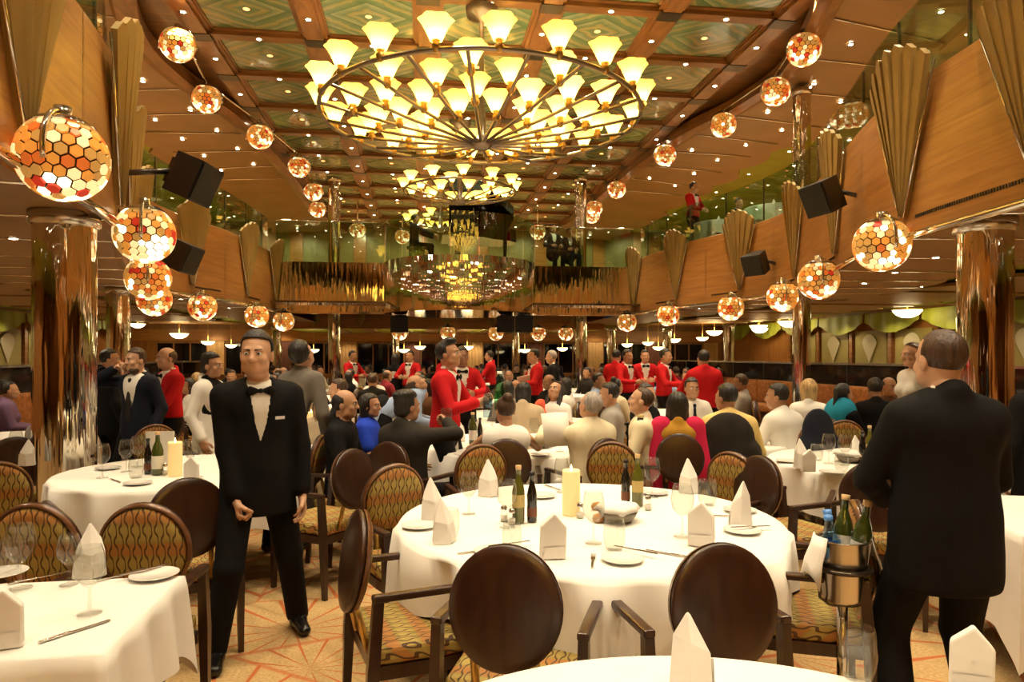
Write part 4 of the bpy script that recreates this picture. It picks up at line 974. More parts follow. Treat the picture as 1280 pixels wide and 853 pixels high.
# ---- ice bucket on its stand
pB = WP(1053, 2.78); o = empty('ice_bucket', (pB.x, pB.y, .58)); tag(o, 'steel ice bucket on a stand beside the suited man', 'bucket')
MB().lathe([(.001, .0), (.072, .0), (.078, .02), (.100, .25), (.106, .256), (.100, .258), (.094, .25), (.072, .02), (.001, .015)], 32).build('bucket', MATS['steel'], o)
s_ = empty('bucket_stand', (pB.x, pB.y, 0)); tag(s_, 'chrome stand holding the ice bucket', 'stand')
MB().tube([(0, 0, .02), (0, 0, .575)], .022, 12).build('pole', MATS['chrome'], s_); MB().lathe([(.001, 0), (.13, 0), (.13, .012), (.03, .03), (.001, .03)], 24).build('base', MATS['chrome'], s_)
MB().tube([(.104 * math.cos(a), .104 * math.sin(a), .72) for a in [2 * PI * k / 24 for k in range(24)]], .010, 6, closed=True).build('ring', MATS['dark_metal'], s_)
for sx in (-1, 1): MB().tube([(0, 0, .56), (sx * .06, 0, .572), (sx * .098, 0, .6), (sx * .104, 0, .72)], .007, 6).build('brace', MATS['dark_metal'], s_)
for k, (dx, dy, mk, nm__, l) in enumerate(((-.048, -.02, mk_waterbot, 'waterbot', 'left clear water bottle with blue label in the ice bucket'), (-.005, .045, mk_waterbot, 'waterbot', 'rear clear water bottle with blue label in the ice bucket'), (.048, -.015, mk_winebot, 'winebot', 'green wine bottle in the ice bucket'), (.02, .06, mk_winebot, 'winebot', 'second wine bottle behind in the ice bucket'))):
    b = put(nm__, mk, (pB.x + dx * CS + dy * SN, pB.y - dx * SN + dy * CS, .70), 0, l, 'bottle'); b.rotation_euler = (.08 * (1 if dy < 0 else -1), .12 * (1 if dx > 0 else -1), -YAW)
mb = MB(); rows = []
for q in range(9):
    a = PI * .0 + PI * 2 * q / 8 + .2; row = []
    for t, (rr, z) in enumerate(((.100, .845), (.112, .848), (.125, .80), (.15 + .02 * math.sin(q * 2), .72 - .03 * math.cos(q * 1.7)))): row.append((rr * math.cos(a), rr * math.sin(a), z))
    rows.append(row)
def draped(sx, label):
    mb = MB(); rows = []
    for q in range(7):
        a = (PI if sx < 0 else 0) - .6 + 1.2 * q / 6 - YAW; row = []
        for rr, z in ((.100, .842), (.108, .850), (.122, .80), (.145, .74 - .02 * math.sin(q * 1.9)), (.155 + .012 * math.sin(q * 2.3), .68 - .03 * math.sin(q * 1.3))): row.append((rr * math.cos(a), rr * math.sin(a), z))
        rows.append(row)
    o = mb.strip(rows).build('napkin', MATS['napkin']); o.location = (pB.x, pB.y, 0); m = o.modifiers.new('thick', 'SOLIDIFY'); m.thickness = .004; tag(o, label, 'napkin')
draped(-1, 'white napkin draped over the left of the ice bucket'); draped(1, 'white napkin draped over the right of the ice bucket')
# ---- loudspeakers on the balcony fronts
def speaker(p, rz, tilt, s, label, wallpt=None):
    o = empty('loudspeaker', p); o.rotation_euler = (tilt, 0, rz); o.scale = (s,) * 3; tag(o, label, 'loudspeaker', 'black loudspeakers')
    MB().hexa([(-.13, -.2, -.2), (.13, -.2, -.2), (.22, .12, -.2), (-.22, .12, -.2), (-.13, -.2, .2), (.13, -.2, .2), (.22, .12, .2), (-.22, .12, .2)]).build('cabinet', MATS['black'], o)
    MB().box((0, .128, 0), (.40, .016, .36)).build('grille', MATS['grille'], o)
    q = Vector((0, -.36, 0)) if wallpt is None else (Matrix.LocRotScale(Vector(p), o.rotation_euler, Vector((s, s, s))).inverted() @ Vector(wallpt))
    MB().box((0, -.24, 0), (.05, .10, .26)).tube([(0, -.24, 0), q], .03, 8).build('bracket', MATS['dark_metal'], o)
for sg, px, py, s, Y, l in ((-1, 241, 226, 1., 6.9, 'large black loudspeaker on the left balcony front'), (-1, 236, 322, .9, 9.0, 'second black loudspeaker on the left, partly behind a globe'), (1, 1028, 247, .92, None, 'large black loudspeaker on the right balcony front'), (1, 945, 330, .95, None, 'smaller black loudspeaker on the right balcony front')):
    if Y is None: Y = solve_px(sg, px, -.36, 4.5, 12.)
    if sg < 0: Y = solve_px(sg, px, -.36, 5.7, 7.6) if py < 300 else 8.9
    p = edge(sg, Y, -.36 if sg > 0 else -.62); zc = p.x * SN + p.y * CS; p.z = min(3.8, WZ(py, zc)); fr = wall_frame(sg, Y, 0, 0)
    speaker(p, math.atan2(-fr[0][1], fr[1][1]) + (.5 * sg), -.42, s, l, edge(sg, Y, .02, p.z))
for px, l in ((500, 'black loudspeaker under the left of the piano stage'), (632, 'black loudspeaker under the right of the piano stage'), (655, 'second black loudspeaker under the right of the piano stage')):
    p = WP(px, 17.9, 2.42); speaker(p, PI - YAW, -.2, 1.05, l, (p.x, p.y + .1, 2.9))
# ---- grand piano on the stage
pz = UF; o = empty('grand_piano', (XB + .42, YE - .12, pz), 0); tag(o, 'black grand piano with raised lid on the stage', 'piano')
outl = [(-.75, -.72), (.75, -.72), (.75, -.2), (.70, .1), (.42, .38), (.28, .75), (.02, 1.0), (-.35, 1.02), (-.68, .85), (-.75, .5)]
Mz = Matrix.Rotation(-PI / 2, 4, 'Z')
MB().prism(outl, .66, .98, 0, Mz).build('case', MATS['piano_black'], o)
MB().prism([(x * .99, y * .99) for x, y in outl], -.0, .025, 0, Matrix.Translation((0, .75, .99)) @ Matrix.Rotation(math.radians(-60), 4, 'X') @ Matrix.Translation((0, -.75, 0)) @ Mz).build('lid', MATS['piano_black'], o)
for x, y in ((-.5, -.6), (-.5, .6), (.75, .3)): MB().lathe([(.06, .66), (.045, .3), (.035, .06), (.03, 0)], 10, 0, (x, y, 0)).build('leg', MATS['piano_black'], o)
MB().box((-.80, 0, .70), (.22, 1.25, .03)).build('keyboard', MATS['china'], o)
MB().tube([(-.1, -.55, .98), (-.1, .0, 1.52)], .012, 6).build('lid_prop', MATS['dark_metal'], o)
# ---- upper deck tables seen over the right balcony
for k, (px, zc, l) in enumerate(((925, 13.9, 'white cloth of the upper deck table right of the balcony waiter'), (800, 15.4, 'white cloth of the upper deck table left of the balcony waiter'), (262, 11.5, 'white cloth of the upper deck table on the left balcony'))):
    p = WP(px, zc); 
    sgn_ = 1 if k < 2 else -1
    p.x = X0 + sgn_ * max(abs(p.x - X0), hw(p.y) + .95)
    c = round_table(p, .6, l, .3, 20 + k, False); c.location.z = UF; bpy.data.objects[[q.name for q in bpy.data.objects if q.name.startswith('round_table')][-1]].location.z = UF
    n_ = put('np', mk_napkin_peak, (p.x, p.y, UF + TZ), FW, 'napkin on the ' + l[19:], 'napkin'); 
# ================================================================ people: signed-distance bodies meshed by surface nets
def V3(*a): return np.array(a, float)
def surfnet(Fd, o, vx):
    s = Fd < 0
    sh = tuple(n - 1 for n in Fd.shape)
    cnt = np.zeros(sh); pos = np.zeros(sh + (3,))
    def cor(d): return tuple(slice(d[i], d[i] + sh[i]) for i in range(3))
    cs = [(i, j, k) for i in (0, 1) for j in (0, 1) for k in (0, 1)]
    for a in cs:
        for ax in range(3):
            if a[ax]: continue
            b = list(a); b[ax] = 1
            fa, fb = Fd[cor(a)], Fd[cor(b)]; m = s[cor(a)] != s[cor(b)]
            if not m.any(): continue
            t = fa[m] / (fa[m] - fb[m]); cnt[m] += 1
            p = np.tile(np.array(a, float), (len(t), 1)); p[:, ax] += t
            pos[m] += p
    act = cnt > 0; n = int(act.sum())
    idx = -np.ones(sh, int); idx[act] = np.arange(n)
    ijk = np.argwhere(act); verts = (ijk + pos[act] / cnt[act][:, None]) * vx + o
    quads = []
    for ax in range(3):
        u, v = (ax + 1) % 3, (ax + 2) % 3
        sl0 = [slice(None)] * 3; sl1 = [slice(None)] * 3
        sl0[ax] = slice(0, -1); sl1[ax] = slice(1, None)
        for q in (u, v): sl0[q] = slice(1, -1); sl1[q] = slice(1, -1)
        A, B = s[tuple(sl0)], s[tuple(sl1)]
        for flip, m in ((0, A & ~B), (1, ~A & B)):
            e = np.argwhere(m)
            if len(e) == 0: continue
            e[:, u] += 1; e[:, v] += 1
            def c(du, dv):
                g = e.copy(); g[:, u] -= du; g[:, v] -= dv; return idx[g[:, 0], g[:, 1], g[:, 2]]
            q = np.stack([c(1, 1), c(0, 1), c(0, 0), c(1, 0)], 1)
            quads.append(q[:, ::-1] if flip else q)
    return verts, (np.concatenate(quads) if quads else np.zeros((0, 4), int))
def ecap(a, b, ra, rb, w=(1, 0, 0), sq=1.0, k=.02, op='u'):
    a, b, w = np.array(a, float), np.array(b, float), np.array(w, float)
    n = b - a; L = np.linalg.norm(n) + 1e-9; n = n / L
    w = w - n * w.dot(n); lw = np.linalg.norm(w)
    w = w / lw if lw > 1e-6 else np.array([0, 1., 0]); d = np.cross(n, w); R = max(ra, rb)
    def f(P):
        q = P - a; tn = q @ n; t = np.clip(tn / L, 0, 1); r = ra + (rb - ra) * t
        return (np.sqrt((q @ w) ** 2 + ((q @ d) / sq) ** 2 + (tn - t * L) ** 2) - r) * min(1, sq * 1.2)
    return (op, f, np.minimum(a, b) - R, np.maximum(a, b) + R, k)
def ell(c, r, Rm=None, k=.02, op='u'):
    c, r = np.array(c, float), np.array(r, float); Rm = np.eye(3) if Rm is None else Rm; m = r.max()
    def f(P):
        q = ((P - c) @ Rm) / r; l = np.sqrt((q * q).sum(-1)); return (l - 1) * r.min()
    return (op, f, c - m, c + m, k)
def cut(p, n):
    p, n = np.array(p, float), np.array(n, float)
    return ('c', lambda P: (P - p) @ n, None, None, 0)
def cutf(f): return ('c', f, None, None, 0)
def mesh_sdf(prims, vx):
    bs = [p for p in prims if p[0] == 'u']
    lo = np.min([p[2] for p in bs], 0) - 3 * vx; hi = np.max([p[3] for p in bs], 0) + 3 * vx
    sh = np.ceil((hi - lo) / vx).astype(int) + 1
    Fd = np.full(tuple(sh), 1.0)
    ax = [lo[i] + vx * np.arange(sh[i]) for i in range(3)]
    for op, f, a, b, k in prims:
        if op == 'c':
            P = np.stack(np.meshgrid(*ax, indexing='ij'), -1); Fd = np.maximum(Fd, f(P)); continue
        i0 = np.maximum(0, np.floor((a - .05 - lo) / vx).astype(int)); i1 = np.minimum(sh, np.ceil((b + .05 - lo) / vx).astype(int) + 1)
        sl = tuple(slice(i0[i], i1[i]) for i in range(3))
        P = np.stack(np.meshgrid(*[ax[i][sl[i]] for i in range(3)], indexing='ij'), -1)
        d = f(P); c = Fd[sl]
        if op == 'u':
            h = np.clip(.5 + .5 * (c - d) / k, 0, 1); Fd[sl] = c * (1 - h) + d * h - k * h * (1 - h)
        else:
            h = np.clip(.5 - .5 * (c + d) / k, 0, 1); Fd[sl] = c * (1 - h) - d * h + k * h * (1 - h)
    return surfnet(Fd, lo, vx)
def relax(vq, it=3, lam=.5):
    v, q = vq
    e = np.concatenate([q[:, [0, 1]], q[:, [1, 2]], q[:, [2, 3]], q[:, [3, 0]]]); i = np.concatenate([e[:, 0], e[:, 1]]); j = np.concatenate([e[:, 1], e[:, 0]])
    n = np.bincount(i, minlength=len(v)).astype(float)[:, None] + 1e-9
    for _ in range(it):
        m = np.stack([np.bincount(i, weights=v[j, k], minlength=len(v)) for k in range(3)], 1) / n
        v = v + lam * (m - v)
    return v, q
def np_mesh(name, parts, mats):
    """parts: list of (verts, quads, material index)"""
    me = bpy.data.meshes.new(name); vs = []; fs = []; mi = []; b = 0
    for v, q, m in parts: vs.append(v); fs.append(q + b); mi.append(np.full(len(q), m)); b += len(v)
    v = np.concatenate(vs).astype(np.float32); q = np.concatenate(fs).astype(np.int32); mi = np.concatenate(mi).astype(np.int32)
    me.vertices.add(len(v)); me.vertices.foreach_set('co', v.ravel())
    me.loops.add(len(q) * 4); me.loops.foreach_set('vertex_index', q.ravel())
    me.polygons.add(len(q)); me.polygons.foreach_set('loop_start', np.arange(0, len(q) * 4, 4, dtype=np.int32))
    try: me.polygons.foreach_set('loop_total', np.full(len(q), 4, np.int32))
    except Exception: pass
    for m in mats: me.materials.append(m)
    me.polygons.foreach_set('material_index', mi); me.polygons.foreach_set('use_smooth', np.ones(len(q), bool))
    me.update(calc_edges=True); me.validate(); return me
def rotm(ax, a):
    c, s = math.cos(a), math.sin(a)
    return {'x': np.array([[1, 0, 0], [0, c, -s], [0, s, c]]), 'y': np.array([[c, 0, s], [0, 1, 0], [-s, 0, c]]), 'z': np.array([[c, -s, 0], [s, c, 0], [0, 0, 1]])}[ax]
# ---- heads (face to +Y, centre at eye level), cached per kind
HEADS = {}
def head(kind, vx):
    key = (kind, vx)
    if key in HEADS: return HEADS[key]
    f = kind == 'f'; j = .92 if f else 1.0
    P = [ell((0, -.012, .028), (.076, .096, .090), k=.02), ell((0, .022, -.030), (.057 * j, .068, .080), k=.03), ell((0, .050, -.088), (.030 * j, .030, .022), k=.03),
         ecap((-.038 * j, .03, -.072), (.038 * j, .03, -.072), .029, .029, k=.03),
         ecap((-.036, .078, .020), (.036, .078, .020), .010, .010, k=.018),
         ell((-.042, .060, -.030), (.022, .022, .022), k=.02), ell((.042, .060, -.030), (.022, .022, .022), k=.02),
         ell((-.031, .094, .002), (.018, .014, .011), k=.012, op='s'), ell((.031, .094, .002), (.018, .014, .011), k=.012, op='s'),
         ecap((0, .086, .008), (0, .103, -.028), .008, .0135, k=.012), ell((-.012, .092, -.032), (.008, .009, .007), k=.008), ell((.012, .092, -.032), (.008, .009, .007), k=.008),
         ecap((-.018, .080, -.058), (.018, .080, -.058), .0075, .0075, k=.010), ecap((-.014, .079, -.068), (.014, .079, -.068), .0075, .0075, k=.006),
         ell((-.077, -.012, -.012), (.010, .020, .032), k=.008), ell((.077, -.012, -.012), (.010, .020, .032), k=.008),
         ecap((0, -.02, -.06), (0, -.035, -.15), .054 * (.86 if f else 1), .054 * (.86 if f else 1), k=.03)]
    HEADS[key] = mesh_sdf(P, vx); return HEADS[key]
HAIRM = {}
def hairmesh(style, vx):
    key = (style, vx)
    if key in HAIRM: return HAIRM[key]
    def face(y0, zf, slope=.9):     # keeps hair behind/above a face line
        return cutf(lambda P: np.minimum(P[..., 1] - y0, zf - P[..., 2] + (P[..., 1] - y0) * slope))
    cap = [ell((0, -.016, .034), (.085, .104, .096), k=.02)]
    if style == 'short': P = [ell((0, -.012, .037), (.0835, .1015, .099), k=.02), face(.008, .070, .25), cutf(lambda P: -.055 - P[..., 2] - np.maximum(0, -P[..., 1] - .03) * .4)]
    elif style == 'spiky': P = cap + [ell((0, .025, .115), (.062, .065, .038), k=.02), face(.008, .072, .3), cutf(lambda P: -.045 - P[..., 2])]
    elif style == 'crop': P = [ell((0, -.016, .031), (.0805, .1005, .0925), k=.02), face(.0, .080, .3), cutf(lambda P: -.06 - P[..., 2])]
    elif style == 'balding': P = [ell((0, -.018, .018), (.083, .102, .090), k=.02), cutf(lambda P: P[..., 2] - .055 + (P[..., 1]) * .55), cutf(lambda P: -.07 - P[..., 2]), face(.005, .2)]
    elif style == 'crown': P = [ell((0, -.018, .030), (.083, .103, .093), k=.02), face(-.01, .2), cutf(lambda P: -.07 - P[..., 2])]
    elif style == 'long': P = cap + [ecap((0, -.045, .02), (0, -.075, -.22), .088, .075, (1, 0, 0), .62, k=.04), ecap((-.07, -.01, 0), (-.085, .015, -.20), .030, .028, k=.03), ecap((.07, -.01, 0), (.085, .015, -.20), .030, .028, k=.03), face(.018, .080, .3)]
    elif style == 'bob': P = cap + [ecap((0, -.04, .0), (0, -.045, -.085), .094, .088, (1, 0, 0), .72, k=.03), face(.020, .072, .25)]
    elif style == 'bun': P = cap + [ell((0, -.075, .115), (.048, .045, .045), k=.015), face(.0, .080, .3), cutf(lambda P: -.07 - P[..., 2])]
    elif style == 'pony': P = cap + [ecap((0, -.10, .05), (0, -.15, -.13), .032, .016, k=.03), face(.0, .080, .3), cutf(lambda P: -.14 - P[..., 2])]
    elif style == 'mess': P = cap + [ell((.02, -.02, .105), (.065, .065, .035), k=.03), ell((-.03, -.06, .095), (.05, .055, .03), k=.03), ell((0, -.06, -.03), (.078, .050, .055), k=.02), face(.008, .070, .3)]
    HAIRM[key] = mesh_sdf(P, vx); return HAIRM[key]
# ---- hands (wrist at origin, fingers to +Y, palm to -Z, thumb to +X), cached
HANDS = {}
def hand(pose, vx):
    key = (pose, vx)
    if key in HANDS: return HANDS[key]
    curl = {'relax': (.35, .5, .35), 'grip': (.95, 1.15, .7), 'fist': (1.35, 1.5, 1.0), 'flat': (.08, .1, .08)}[pose]
    P = [ecap((0, -.02, 0), (0, .02, 0), .026, .028, (1, 0, 0), .75, k=.01), ecap((0, .02, 0), (.002, .078, 0), .031, .038, (1, 0, 0), .42, k=.015), ecap((.018, .03, -.006), (.034, .055, -.012), .017, .014, k=.01)]
    for x, y, l, sp in ((.029, .090, .072, .07), (.010, .096, .080, .01), (-.010, .093, .074, -.05), (-.028, .083, .058, -.12)):
        p = V3(x, y, 0); a = 0.; r = .0092
        for i, (fr, c) in enumerate(zip((.46, .31, .23), curl)):
            a += c; d = V3(math.sin(sp), math.cos(sp), 0) * math.cos(a) + V3(0, 0, -math.sin(a)); q = p + d * l * fr
            P.append(ecap(p, q, r, r * .92, k=.004)); p = q; r *= .92
    t1, t2 = ((.055, .075, -.03), (.050, .098, -.045)) if pose in ('relax', 'flat') else ((.052, .070, -.038), (.022, .088, -.062))
    P += [ecap((.030, .04, -.010), t1, .0135, .011, k=.008), ecap(t1, t2, .011, .0095, k=.004)]
    HANDS[key] = mesh_sdf(P, vx); return HANDS[key]
def ik(a, b, l1, l2, hint):
    d = b - a; L = np.linalg.norm(d)
    if L > (l1 + l2) * .995: b = a + d / L * (l1 + l2) * .995; d = b - a; L = np.linalg.norm(d)
    n = d / L; x = (l1 * l1 - l2 * l2 + L * L) / (2 * L); h = math.sqrt(max(0, l1 * l1 - x * x))
    hint = np.array(hint, float); hint = hint - n * hint.dot(n); hint /= np.linalg.norm(hint) + 1e-9
    return a + n * x + hint * h, b
def xf(vq, R, t): return (vq[0] @ R.T + t, vq[1])
def figure(sit=False, H=1.72, sex='m', lean=0., tilt=0., twist=0., hyaw=0., hpitch=0., htilt=0., rh=None, lh=None, relb=(.5, -.8, -.2), lelb=(-.5, -.8, -.2), rpose='relax', lpose='relax',
           rpalm=None, lpalm=None, ra=None, la=None, rk=(.15, 1, 0), lk=(-.15, 1, 0), build=1.0, top='jacket', sleeve='long', vneck=.0, low='trousers', hair='short', tie=None, vx=.014, hvx=.006, extra=(), hem=None, eyes=True, pel=None, vest=False, shawl=None, apron=False, tvx=None, vw=.30):
    s = H / 1.72; bw = build
    P = V3(0, -.06 if sit else 0, .555 if sit else .93 * s) if pel is None else V3(*pel)
    Rt = rotm('z', twist) @ rotm('x', -lean) @ rotm('y', tilt)
    def T(*q): return P + Rt @ (V3(*q) * s)
    sw = .155 if sex == 'f' else .174
    N_ = T(0, -.012, .495); Sh = {1: T(sw, -.005, .44), -1: T(-sw, -.005, .44)}
    Rh = rotm('z', hyaw) @ rotm('x', -hpitch) @ rotm('y', htilt)
    HC = N_ + Rt @ V3(0, .012, .03) * s + Rh @ V3(0, .030, .135) * s
    wx = Rt @ V3(1, 0, 0)
    W_ = {}; E_ = {}
    for sd, tg, hn in ((1, rh, relb), (-1, lh, lelb)):
        b = V3(*tg) if tg is not None else (Sh[sd] + V3(sd * .07, .06, -.50) * s if not sit else Sh[sd] + V3(-sd * .02, .30, -.30) * s)
        if tg is None and sit: hn = (sd * .6, -.5, -.6)
        E_[sd], W_[sd] = ik(Sh[sd], b, .285 * s, .255 * s, hn)
    A_ = {}; K_ = {}; Hp = {}
    for sd, tg, hn in ((1, ra, rk), (-1, la, lk)):
        Hp[sd] = P + V3(sd * .095, 0, -.03) * s
        b = V3(*tg) if tg is not None else (V3(sd * .12, .36, .09) if sit else V3(sd * .11, 0, .09))
        if sit and tg is None: hn = (sd * .05, 1, 1.0)
        K_[sd], A_[sd] = ik(Hp[sd], b, .43 * s, .42 * s, hn)
    # ---------- skin body
    off = 0
    def torso(g):
        r1, r2, r3 = (.150, .135, .165) if sex == 'f' else (.155, .150, .185)
        return [ecap(T(0, 0, -.06), T(0, 0, .10), (r1 + .005) * bw + g, r2 * bw + g, wx, .68, .04), ecap(T(0, 0, .10), T(0, 0, .36), r2 * bw + g, r3 * bw * .92 + g, wx, .66, .05),
                ecap(T(-sw + .05, -.008, .415), T(sw - .05, -.008, .415), .082 + g * .8, .082 + g * .8, k=.05)] + ([ell(T(sx_ * .07, .085, .30), (.062 + g, .055 + g, .06 + g), k=.04) for sx_ in (-1, 1)] if sex == 'f' else [])
    def arm(sd, g, cutw=0.): 
        w = W_[sd] + (E_[sd] - W_[sd]) * cutw; af = .86 if sex == 'f' else 1
        return [ecap(Sh[sd], E_[sd], .052 * af + g, .041 * af + g, k=.03), ecap(E_[sd], w, .041 * af + g, .030 * af + g + .006 * (g > 0), k=.015)]
    def leg(sd, g): return [ecap(Hp[sd], K_[sd], .083 * bw + g, .058 + g, k=.03), ecap(K_[sd], A_[sd], .056 + g, .040 + g, k=.02)]
    neck = [ecap(N_ + Rt @ V3(0, 0, -.05), HC + Rh @ V3(0, -.03, -.10), .062 if sex == 'm' else .052, .056 if sex == 'm' else .046, k=.03)]
    hid = -.010
    body = torso(hid if sleeve != 'none' else -.004) + neck
    for sd in (1, -1): body += arm(sd, -.002 if sleeve in ('none', 'short') else -.010) + leg(sd, -.012)
    parts = [mesh_sdf(body, vx * 1.0) + (0,)]
    parts.append(xf(head(sex, hvx), Rh * s, HC) + (0,))
    for sd, pose, palm in ((1, rpose, rpalm), (-1, lpose, lpalm)):
        y = W_[sd] - E_[sd]; y /= np.linalg.norm(y)
        z = -V3(*palm) if palm is not None else V3(sd * 1.0, 0.1, .1)      # back of hand direction
        z = z - y * z.dot(y); z /= np.linalg.norm(z); x = np.cross(y, z)
        R = np.stack([x, y, z], 1); v, q = hand(pose, max(.0045, hvx * .75))
        # thumb side: rotate by mirroring for the hand whose thumb would point backwards
        fwd = V3(0, 1, .25)
        if x.dot(fwd) < 0: v = v * V3(-1, 1, 1); q = q[:, ::-1]
        parts.append((v @ (R * s).T + W_[sd], q, 0))
    out = {'body': (parts, 'skin')}
    # ---------- clothes
    hz = (P[2] - (.10 if sit else .20) * s) if hem is None else hem
    if top:
        g = .014
        cl = torso(g)
        if sleeve == 'long':
            for sd in (1, -1): cl += arm(sd, .012, .10)
        elif sleeve == 'short':
            for sd in (1, -1): cl += [ecap(Sh[sd], Sh[sd] + (E_[sd] - Sh[sd]) * .65, .066, .062, k=.03)]
        elif vest:
            for sd in (1, -1): cl += [ecap(Sh[sd] + wx * (-sd * .04), Sh[sd] + wx * (-sd * .03) + V3(0, 0, -.03), .066, .062, k=.03)]
        if top in ('jacket',):
            cl += [ecap(T(0, 0, .02), T(0, 0, -.16 if not sit else -.06), .178 * bw, .190 * bw, wx, .70, .04)]
            cl += [ecap(N_ + Rt @ V3(0, -.035, -.03), N_ + Rt @ V3(0, -.045, .035), .070, .060, wx, .8, k=.03)]
        elif top == 'dress':
            cl += [ecap(T(0, 0, 0), T(0, 0, -.12), .17, .18, wx, .75, .04)]
        else:
            cl += [ecap(T(0, 0, .0), T(0, 0, -.08), .166 * bw, .168 * bw, wx, .70, .04), ecap(N_ + Rt @ V3(0, -.01, -.04), N_ + Rt @ V3(0, -.015, .03), .066, .062, wx, 1, k=.02)]
        if not sit: cl.append(cut((0, 0, hz), (0, 0, -1)))
        if vneck:
            Rti = Rt.T
            def wedge(Q):
                q = (Q - P) @ Rti.T / s; z0 = .46 - vneck * .36; 
                wdt = (q[..., 2] - z0) * vw + .004
                return np.minimum(np.minimum(wdt - np.abs(q[..., 0]), q[..., 1] - .02), .52 - q[..., 2] + 1)
            cl.append(cutf(wedge))
        out[{'jacket': 'jacket', 'dress': 'dress'}.get(top, 'shirt')] = ([relax(mesh_sdf(cl, tvx or vx)) + (0,)], 'top')
        if vneck or top == 'jacket':
            sh = [ecap(T(0, .004, .12), T(0, .004, .36), .150 * bw, .172 * bw, wx, .68, .04), ecap(T(-sw + .07, -.008, .415), T(sw - .07, -.008, .415), .080, .080, k=.05),
                  ecap(N_ + Rt @ V3(0, -.012, -.02), N_ + Rt @ V3(0, -.018, .050), .068, .063, wx, 1.0, k=.02), cut(N_ + Rt @ V3(0, -.02, .062), Rt @ V3(0, -.35, 1))]
            out['inner_shirt'] = ([mesh_sdf(sh, vx * .8) + (0,)], 'shirt')
    if low == 'trousers':
        cl = [ecap(P + V3(0, 0, -.04), P + V3(0, 0, .05), .168 * bw, .16 * bw, wx, .72, .04)]
        for sd in (1, -1): cl += [ecap(Hp[sd], K_[sd], .092 * bw, .072, k=.03), ecap(K_[sd], A_[sd] + V3(0, 0, -.02), .070, .062, k=.02)]
        if not sit: cl.append(cut((0, 0, .045), (0, 0, -1)))
        out['trousers'] = ([mesh_sdf(cl, vx * 1.1) + (0,)], 'low')
    elif low == 'skirt':
        cl = [ecap(P + V3(0, 0, -.02), P + V3(0, .0, .06), .165, .15, wx, .75, .04)]
        if sit: cl += [ecap(P + V3(0, .02, -.02), (K_[1] + K_[-1]) / 2, .16, .15, (1, 0, 0), .62, .05), ecap((K_[1] + K_[-1]) / 2, (A_[1] + A_[-1]) / 2 + V3(0, 0, .12), .15, .15, (1, 0, 0), .6, .05)]
        else: cl += [ecap(P, V3(0, 0, .35), .17, .19, wx, .8, .05)]
        out['skirt'] = ([mesh_sdf(cl, vx * 1.1) + (0,)], 'low')
    for sd in (1, -1):
        kd = K_[sd] - A_[sd]; fy = V3(*[(Hp[sd] - P)[0] * .3, 1, 0]); 
        fd = V3(0, 1, 0); a = A_[sd] * V3(1, 1, 0)
        zb = max(0, A_[sd][2] - .09)
        sh = [ecap(a + V3(0, -.045, .045 + zb), a + V3(0, .02, .05 + zb), .042, .046, (1, 0, 0), 1, .02), ecap(a + V3(0, .03, .038 + zb), a + V3(sd * .01, .155, .030 + zb * .3), .044, .036, (1, 0, 0), .85, .03), cut((0, 0, .002 + zb * .2), (0, 0, -1))]
        out['shoe' + ('' if sd > 0 else ' ')] = ([mesh_sdf(sh, .009 if vx < .013 else .014) + (0,)], 'shoe')
    if hair and hair != 'bald': out['hair'] = ([xf(hairmesh(hair, hvx), Rh * s, HC) + (0,)], 'hair')
    def HP(*q): return HC + Rh @ (V3(*q) * s)
    if eyes:
        for sx in (-1, 1):
            e = mesh_sdf([ell(HP(sx * .031, .0795, .001), (.0125, .0105, .0105), Rh)], .0035); i_ = mesh_sdf([ell(HP(sx * .031, .0885, .001), (.0062, .004, .0062), Rh)], .0022)
            out['eye' + ('' if sx > 0 else ' ')] = ([e + (0,), i_ + (1,)], 'eye')
        b = [ecap(HP(sx * .014, .092, .020), HP(sx * .046, .083, .024), .0046, .003, k=.002) for sx in (-1, 1)]
        out['eyebrows'] = ([mesh_sdf(b, .003) + (0,)], 'hair')
        l = mesh_sdf([ecap(HP(-.020, .082, -.061), HP(0, .0855, -.060), .003, .0045, k=.003), ecap(HP(0, .0855, -.060), HP(.020, .082, -.061), .0045, .003, k=.003), ecap(HP(-.014, .0825, -.067), HP(.014, .0825, -.067), .0048, .0048, k=.003)], .0032)
        out['lips'] = ([l + (0,)], 'lips')
    if tie == 'bow':
        c = T(0, .108, .470)
        b = [ecap(c + wx * (sx * .008), c + wx * (sx * .045), .010, .024, wx, .6, .006) for sx in (-1, 1)] + [ell(c, (.014, .014, .014), k=.004)]
        b = []
        for sx in (-1, 1): b += [ecap(c + wx * (sx * .006), c + wx * (sx * .048), .009, .026, Rt @ V3(0, 0, 1), .42, .006)]
        b += [ell(c + Rt @ V3(0, .006, 0), (.013, .012, .013), k=.004)]
        out['bow_tie'] = ([mesh_sdf(b, .0055) + (0,)], 'tie')
    elif tie == 'tie':
        yo = 0 if top == 'jacket' else .02; c = T(0, .106 + yo, .462)
        b = [ell(c, (.018, .013, .018), k=.004), ecap(c, T(0, .128 + yo, .24), .014, .030, wx, .3, .01), ecap(T(0, .128 + yo, .24), T(0, .126 + yo, .06), .030, .036, wx, .25, .01)]
        out['necktie'] = ([mesh_sdf(b, .007) + (0,)], 'tie')
    for nm, prims, mk in extra: out[nm] = ([mesh_sdf(prims, vx) + (0,)], mk)
    J = dict(P=P, N=N_, HC=HC, W=W_, E=E_, Sh=Sh, Rt=Rt, Rh=Rh, T=T, HP=HP)
    return out, J
def mats_for(o):
    d = dict(skin=SKIN[0], top=CLOTH['black'], low=CLOTH['black'], shirt=CLOTH['shirt'], shoe=M('shoe_leather', (.008, .007, .007), .25), hair=HAIR['black'], tie=CLOTH['black'], lips=MATS['lips'])
    d.update(o); return d
